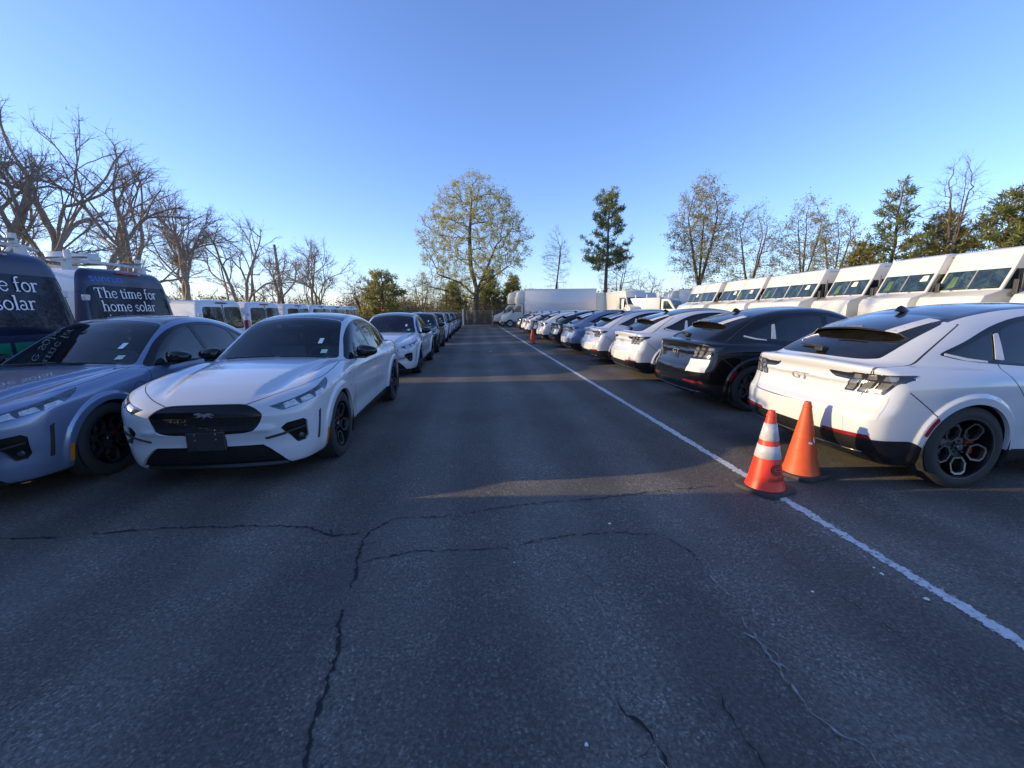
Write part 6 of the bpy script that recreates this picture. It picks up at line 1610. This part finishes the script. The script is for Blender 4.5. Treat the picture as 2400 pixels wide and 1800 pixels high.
# ------------------------------------------------------------------ the big budding tree and its neighbours
rng = np.random.default_rng(31); o = empty('budding_tree', (.15, 51.5, 0)); tag(o, 'large round tree in pale yellow-green bud at the end of the aisle', 'tree')
ini = [[(0, 0, 0), (-.1, 0, 2), (.1, .1, 4.2)], [(.1, .1, 4.2), (-.5, .3, 7), (-.6, .2, 10.5), (-.2, 0, 14.6)], [(.1, .1, 4.2), (1.3, -.4, 6.6), (2.6, -.5, 9.5)], [(0, 0, 3.4), (-2, .3, 5.2), (-4.6, .2, 6.2)], [(0, 0, 3.8), (1.8, .6, 5.6), (4.2, .8, 7.2)], [(-.1, 0, 3.0), (-2.6, -.6, 3.9), (-5.6, -.5, 4.7)]]
A = ellip(1400, (.1, 0, 10.2), 7.0, 7.4, rng, .5) + [(-6.2 + rng.normal(0, 1.0), rng.normal(0, 1.0), 5.0 + rng.normal(0, .7)) for _ in range(60)]
build_tree(o, ini, A, rng, step=.32, infl=2.6, kill=.55, tip=.014, power=2.3, trunk_r=.36, twigs=4, twig_len=(.3, .8), leaves=46000, leaf=.115, mats=('bark_brown', 'twig', 'bud_leaf'), jit=.25, split=.06)

def bare(loc, H, rx_, rz_, zc, sd_, lb, leaves=0, nA=420, leaf='bud_olive', tr=.2, fork=.3, cat_='bare_tree', twigs=6, lm=.11):
    rng = np.random.default_rng(sd_); o = empty(cat_, loc); tag(o, lb, 'tree', 'trees around the lot')
    f = H * fork; ini = [[(0, 0, 0), (rng.normal(0, .1), 0, f * .5), (rng.normal(0, .15), 0, f)]]; top = ini[0][-1]
    for k in range(3): a = rng.random() * 6.28; ini.append([top, (top[0] + math.cos(a) * rx_ * .25, math.sin(a) * rx_ * .25, f + (H - f) * .35), (top[0] + math.cos(a) * rx_ * .42, math.sin(a) * rx_ * .42, f + (H - f) * .65)])
    build_tree(o, ini, ellip(nA, (0, 0, zc), rx_, rz_, rng, .6), rng, step=.30, infl=2.4, kill=.55, tip=.013, power=2.2, trunk_r=tr, twigs=twigs, twig_len=(.35, .95), leaves=leaves, leaf=lm, mats=('bark_brown', 'twig', leaf), jit=.24, split=.05, grav=(0, 0, .3)); return o
bare((11.0, 56, 0), 12.8, 2.0, 4.6, 8.2, 41, 'slender bare tree standing just left of the two-tiered pine', nA=260, tr=.15, fork=.4)
bare((17.6, 50.5, 0), 8.2, 2.6, 3.2, 5.0, 42, 'bare multi-stemmed tree under the two-tiered pine', nA=260, tr=.14, fork=.2)
bare((21.0, 50.5, 0), 6.2, 2.6, 2.4, 4.0, 43, 'low bare thicket tree right of the two-tiered pine', nA=180, tr=.10, fork=.2)
bare((25.8, 46.5, 0), 16.0, 3.7, 6.2, 9.9, 44, 'tall loose tree with olive buds at the end of the step van row', leaves=21000, nA=800, tr=.30, fork=.25)
bare((29.6, 43.0, 0), 12.2, 3.3, 5.0, 7.4, 45, 'bare spreading tree right of the olive-budded one', leaves=5000, nA=620, tr=.2, fork=.25)
bare((33.4, 40.5, 0), 12.3, 2.6, 4.8, 7.8, 46, 'upright thin-leaved tree behind the middle of the step vans', leaves=6500, nA=480, tr=.18, fork=.3)
bare((34.6, 38.0, 0), 10.4, 2.6, 4.0, 6.6, 47, 'bare tree left of the pointed pine', leaves=4200, nA=480, tr=.18, fork=.3)
bare((41.0, 33.5, 0), 14.0, 2.2, 5.2, 9.0, 48, 'tall bare pointed tree rising behind the yellowish pines', nA=560, tr=.2, fork=.35)
bare((-12.8, 47.5, 0), 6.0, 2.4, 2.3, 3.9, 49, 'small bare tree right of the bowl-shaped pruned tree', nA=240, tr=.12, fork=.25)
bare((-6.4, 52, 0), 6.6, 2.0, 2.6, 4.2, 50, 'thin bare tree behind the fence, left of the big budding tree', leaves=250, nA=200, tr=.09, fork=.25)
bare((-3.6, 53, 0), 5.6, 1.8, 2.2, 3.6, 51, 'low twiggy tree with faint buds close left of the big trunk', leaves=500, nA=180, tr=.08, fork=.2)

def pine(loc, H, sd_, lb, **k):
    rng = np.random.default_rng(sd_); o = empty('pine_tree', loc); tag(o, lb, 'tree', 'pines around the lot'); build_pine(o, H, rng, **k); return o
two = lambda t: (.95 if t < .30 else .30 if t < .40 else .62 * (1 - (t - .4) / .6) ** .45 + .12)
pine((16.3, 51.0, 0), 15.2, 61, 'two-tiered red-trunked pine left of centre-right, over the box trucks', z0=.42, spread=3.0, tr=.26, shape=two, dens=1.1)
pine((1.9, 56, 0), 7.2, 62, 'dark conical evergreen right beside the big trunk', z0=.05, spread=2.4, top='cone', dens=1.2, clump=.4)
pine((5.0, 57, 0), 6.2, 63, 'evergreen behind the white truck bonnets', z0=.05, spread=2.4, top='cone', dens=1.2, clump=.4, mats=('bark_pine', 'needle_yellow'))
pine((-3.0, 58, 0), 5.8, 64, 'scraggy evergreen left of the big trunk, beyond the fence', z0=.1, spread=2.2, top='cone', dens=.8, clump=.4)
pine((-10.2, 47.5, 0), 6.1, 65, 'brownish pine with ragged crown left of the big budding tree', z0=.2, spread=2.6, dens=1.0, mats=('bark_pine', 'needle_yellow'), clump=.4)
pine((37.6, 35.5, 0), 12.6, 66, 'pointed blue-green pine behind the step vans', z0=.12, spread=3.0, top='cone', dens=.7, clump=.42, tr=.2, gap=.15)
pine((35.6, 36.5, 0), 7.2, 67, 'short yellow-green pine left of the pointed one', z0=.1, spread=2.4, top='cone', dens=.9, mats=('bark_pine', 'needle_yellow'), clump=.42)
pine((41.6, 34.2, 0), 9.6, 68, 'broad yellowish pine below the tall bare pointed tree', z0=.15, spread=3.0, dens=.7, mats=('bark_pine', 'needle_yellow'), clump=.45)
pine((42.8, 31.0, 0), 10.6, 69, 'round-topped pine at the right edge over the step vans', z0=.30, spread=2.9, dens=.8, mats=('bark_pine', 'needle'), clump=.45, tr=.22)
pine((46.0, 30.5, 0), 11.0, 70, 'second round-topped pine cut by the right edge', z0=.34, spread=2.8, dens=.8, mats=('bark_pine', 'needle'), clump=.45, tr=.22)

def shrub(loc, w_, h, sd_, lb, mat='scrub_leaf', n=1500, leaf=.13):
    rng = np.random.default_rng(sd_); o = empty('shrub', loc); tag(o, lb, 'shrub', 'shrubs at the edge of the lot'); build_shrub(o, w_, h, rng, mat, n, leaf)
shrub((-21.5, 26.5, 0), 4.6, 4.3, 81, 'pale budding shrub between the navy van and the first white van', 'bud_olive', 2600, .13)
shrub((-23.5, 31.5, 0), 4.0, 3.4, 82, 'lower budding shrub behind the first white van', 'bud_olive', 1600, .13)
shrub((-7.6, 50.5, 0), 2.6, 2.6, 83, 'dark evergreen shrub beyond the fence, left of centre', 'hedge_leaf', 1600, .11)
shrub((7.2, 58, 0), 4.4, 5.2, 84, 'dark evergreen bush above the box truck cab', 'hedge_leaf', 2600, .14)
shrub((9.6, 59, 0), 3.6, 4.8, 85, 'yellow-green bush behind the long box truck', 'scrub_leaf', 1800, .14)
shrub((-25, 52, 0), 3.4, 3.0, 86, 'dark bush at the foot of the smaller pruned tree', 'hedge_leaf', 1400, .13)

# scrub behind the fence and far woods: masses nobody could count
rng = np.random.default_rng(91)
n = 5200; B = np.stack([rng.uniform(-30, 34, n), rng.uniform(50, 60, n), np.zeros(n)], 1); D = rng.normal(0, .28, (n, 3)) + np.array([0, 0, 1]); L = rng.uniform(1.0, 3.6, n) * (.8 + .4 * np.sin(B[:, 0] * .6) * np.sin(B[:, 0] * .23 + 1)); v, f, tp = twig_mesh(B, D, L, .02, rng, 3, .18)
B2 = B + (tp - B) * rng.uniform(.3, .9, (n, 1)); v2, f2, tp2 = twig_mesh(np.repeat(B2, 3, 0), np.repeat(D, 3, 0) + rng.normal(0, .7, (3 * n, 3)), rng.uniform(.3, 1.0, 3 * n), .010, rng, 1)
k = rng.integers(0, 3 * n, 11000); C = tp2[k] + rng.normal(0, .12, (len(k), 3)); v3, f3 = cards(C, .15, rng, .6)
V, F, M = merge([(v, f, 0), (v2, f2, 0), (v3, f3, 1)]); tag(np_mesh('scrub', V, F, [MAT['twig'], MAT['scrub_leaf']], None, M), kind='stuff')
def woods(name, x0, x1, y0, y1, h0, h1, n, sd_, mats, leaf):
    rng = np.random.default_rng(sd_); parts = []; m = 90; cx = rng.uniform(x0, x1, m); cy = rng.uniform(y0, y1, m); ch = rng.uniform(h0, h1, m); cw = rng.uniform(1.6, 3.4, m)
    k = rng.integers(0, m, n); u = rng.normal(size=(n, 3)); u /= np.linalg.norm(u, axis=1)[:, None]; u *= rng.random(n)[:, None] ** .5
    C = np.stack([cx[k] + u[:, 0] * cw[k], cy[k] + u[:, 1] * cw[k], np.maximum(.2, ch[k] * (.55 + .45 * u[:, 2]))], 1); v, f = cards(C, leaf, rng, .6); parts.append((v, f, 1))
    q = m * 26; kk = rng.integers(0, m, q); B = np.stack([cx[kk] + rng.normal(0, .8, q), cy[kk] + rng.normal(0, .8, q), np.zeros(q)], 1); v, f, _ = twig_mesh(B, rng.normal(0, .16, (q, 3)) + np.array([0, 0, 1]), ch[kk] * rng.uniform(.7, 1.12, q), .035, rng, 3, .12); parts.append((v, f, 0))
    V, F, M = merge(parts); tag(np_mesh(name, V, F, [MAT['twig'], MAT[mats]], None, M), kind='stuff')
woods('distant_woods', -95, -14, 66, 92, 3.4, 6.2, 15000, 92, 'scrub_leaf', .32)
woods('distant_woods', -16, 60, 64, 90, 3.2, 6.0, 15000, 93, 'scrub_leaf', .32)
woods('distant_woods', -70, -36, 16, 66, 3.4, 6.0, 9000, 94, 'bud_olive', .32)
woods('distant_woods', 44, 75, 20, 66, 3.6, 6.5, 9000, 95, 'bud_olive', .32)
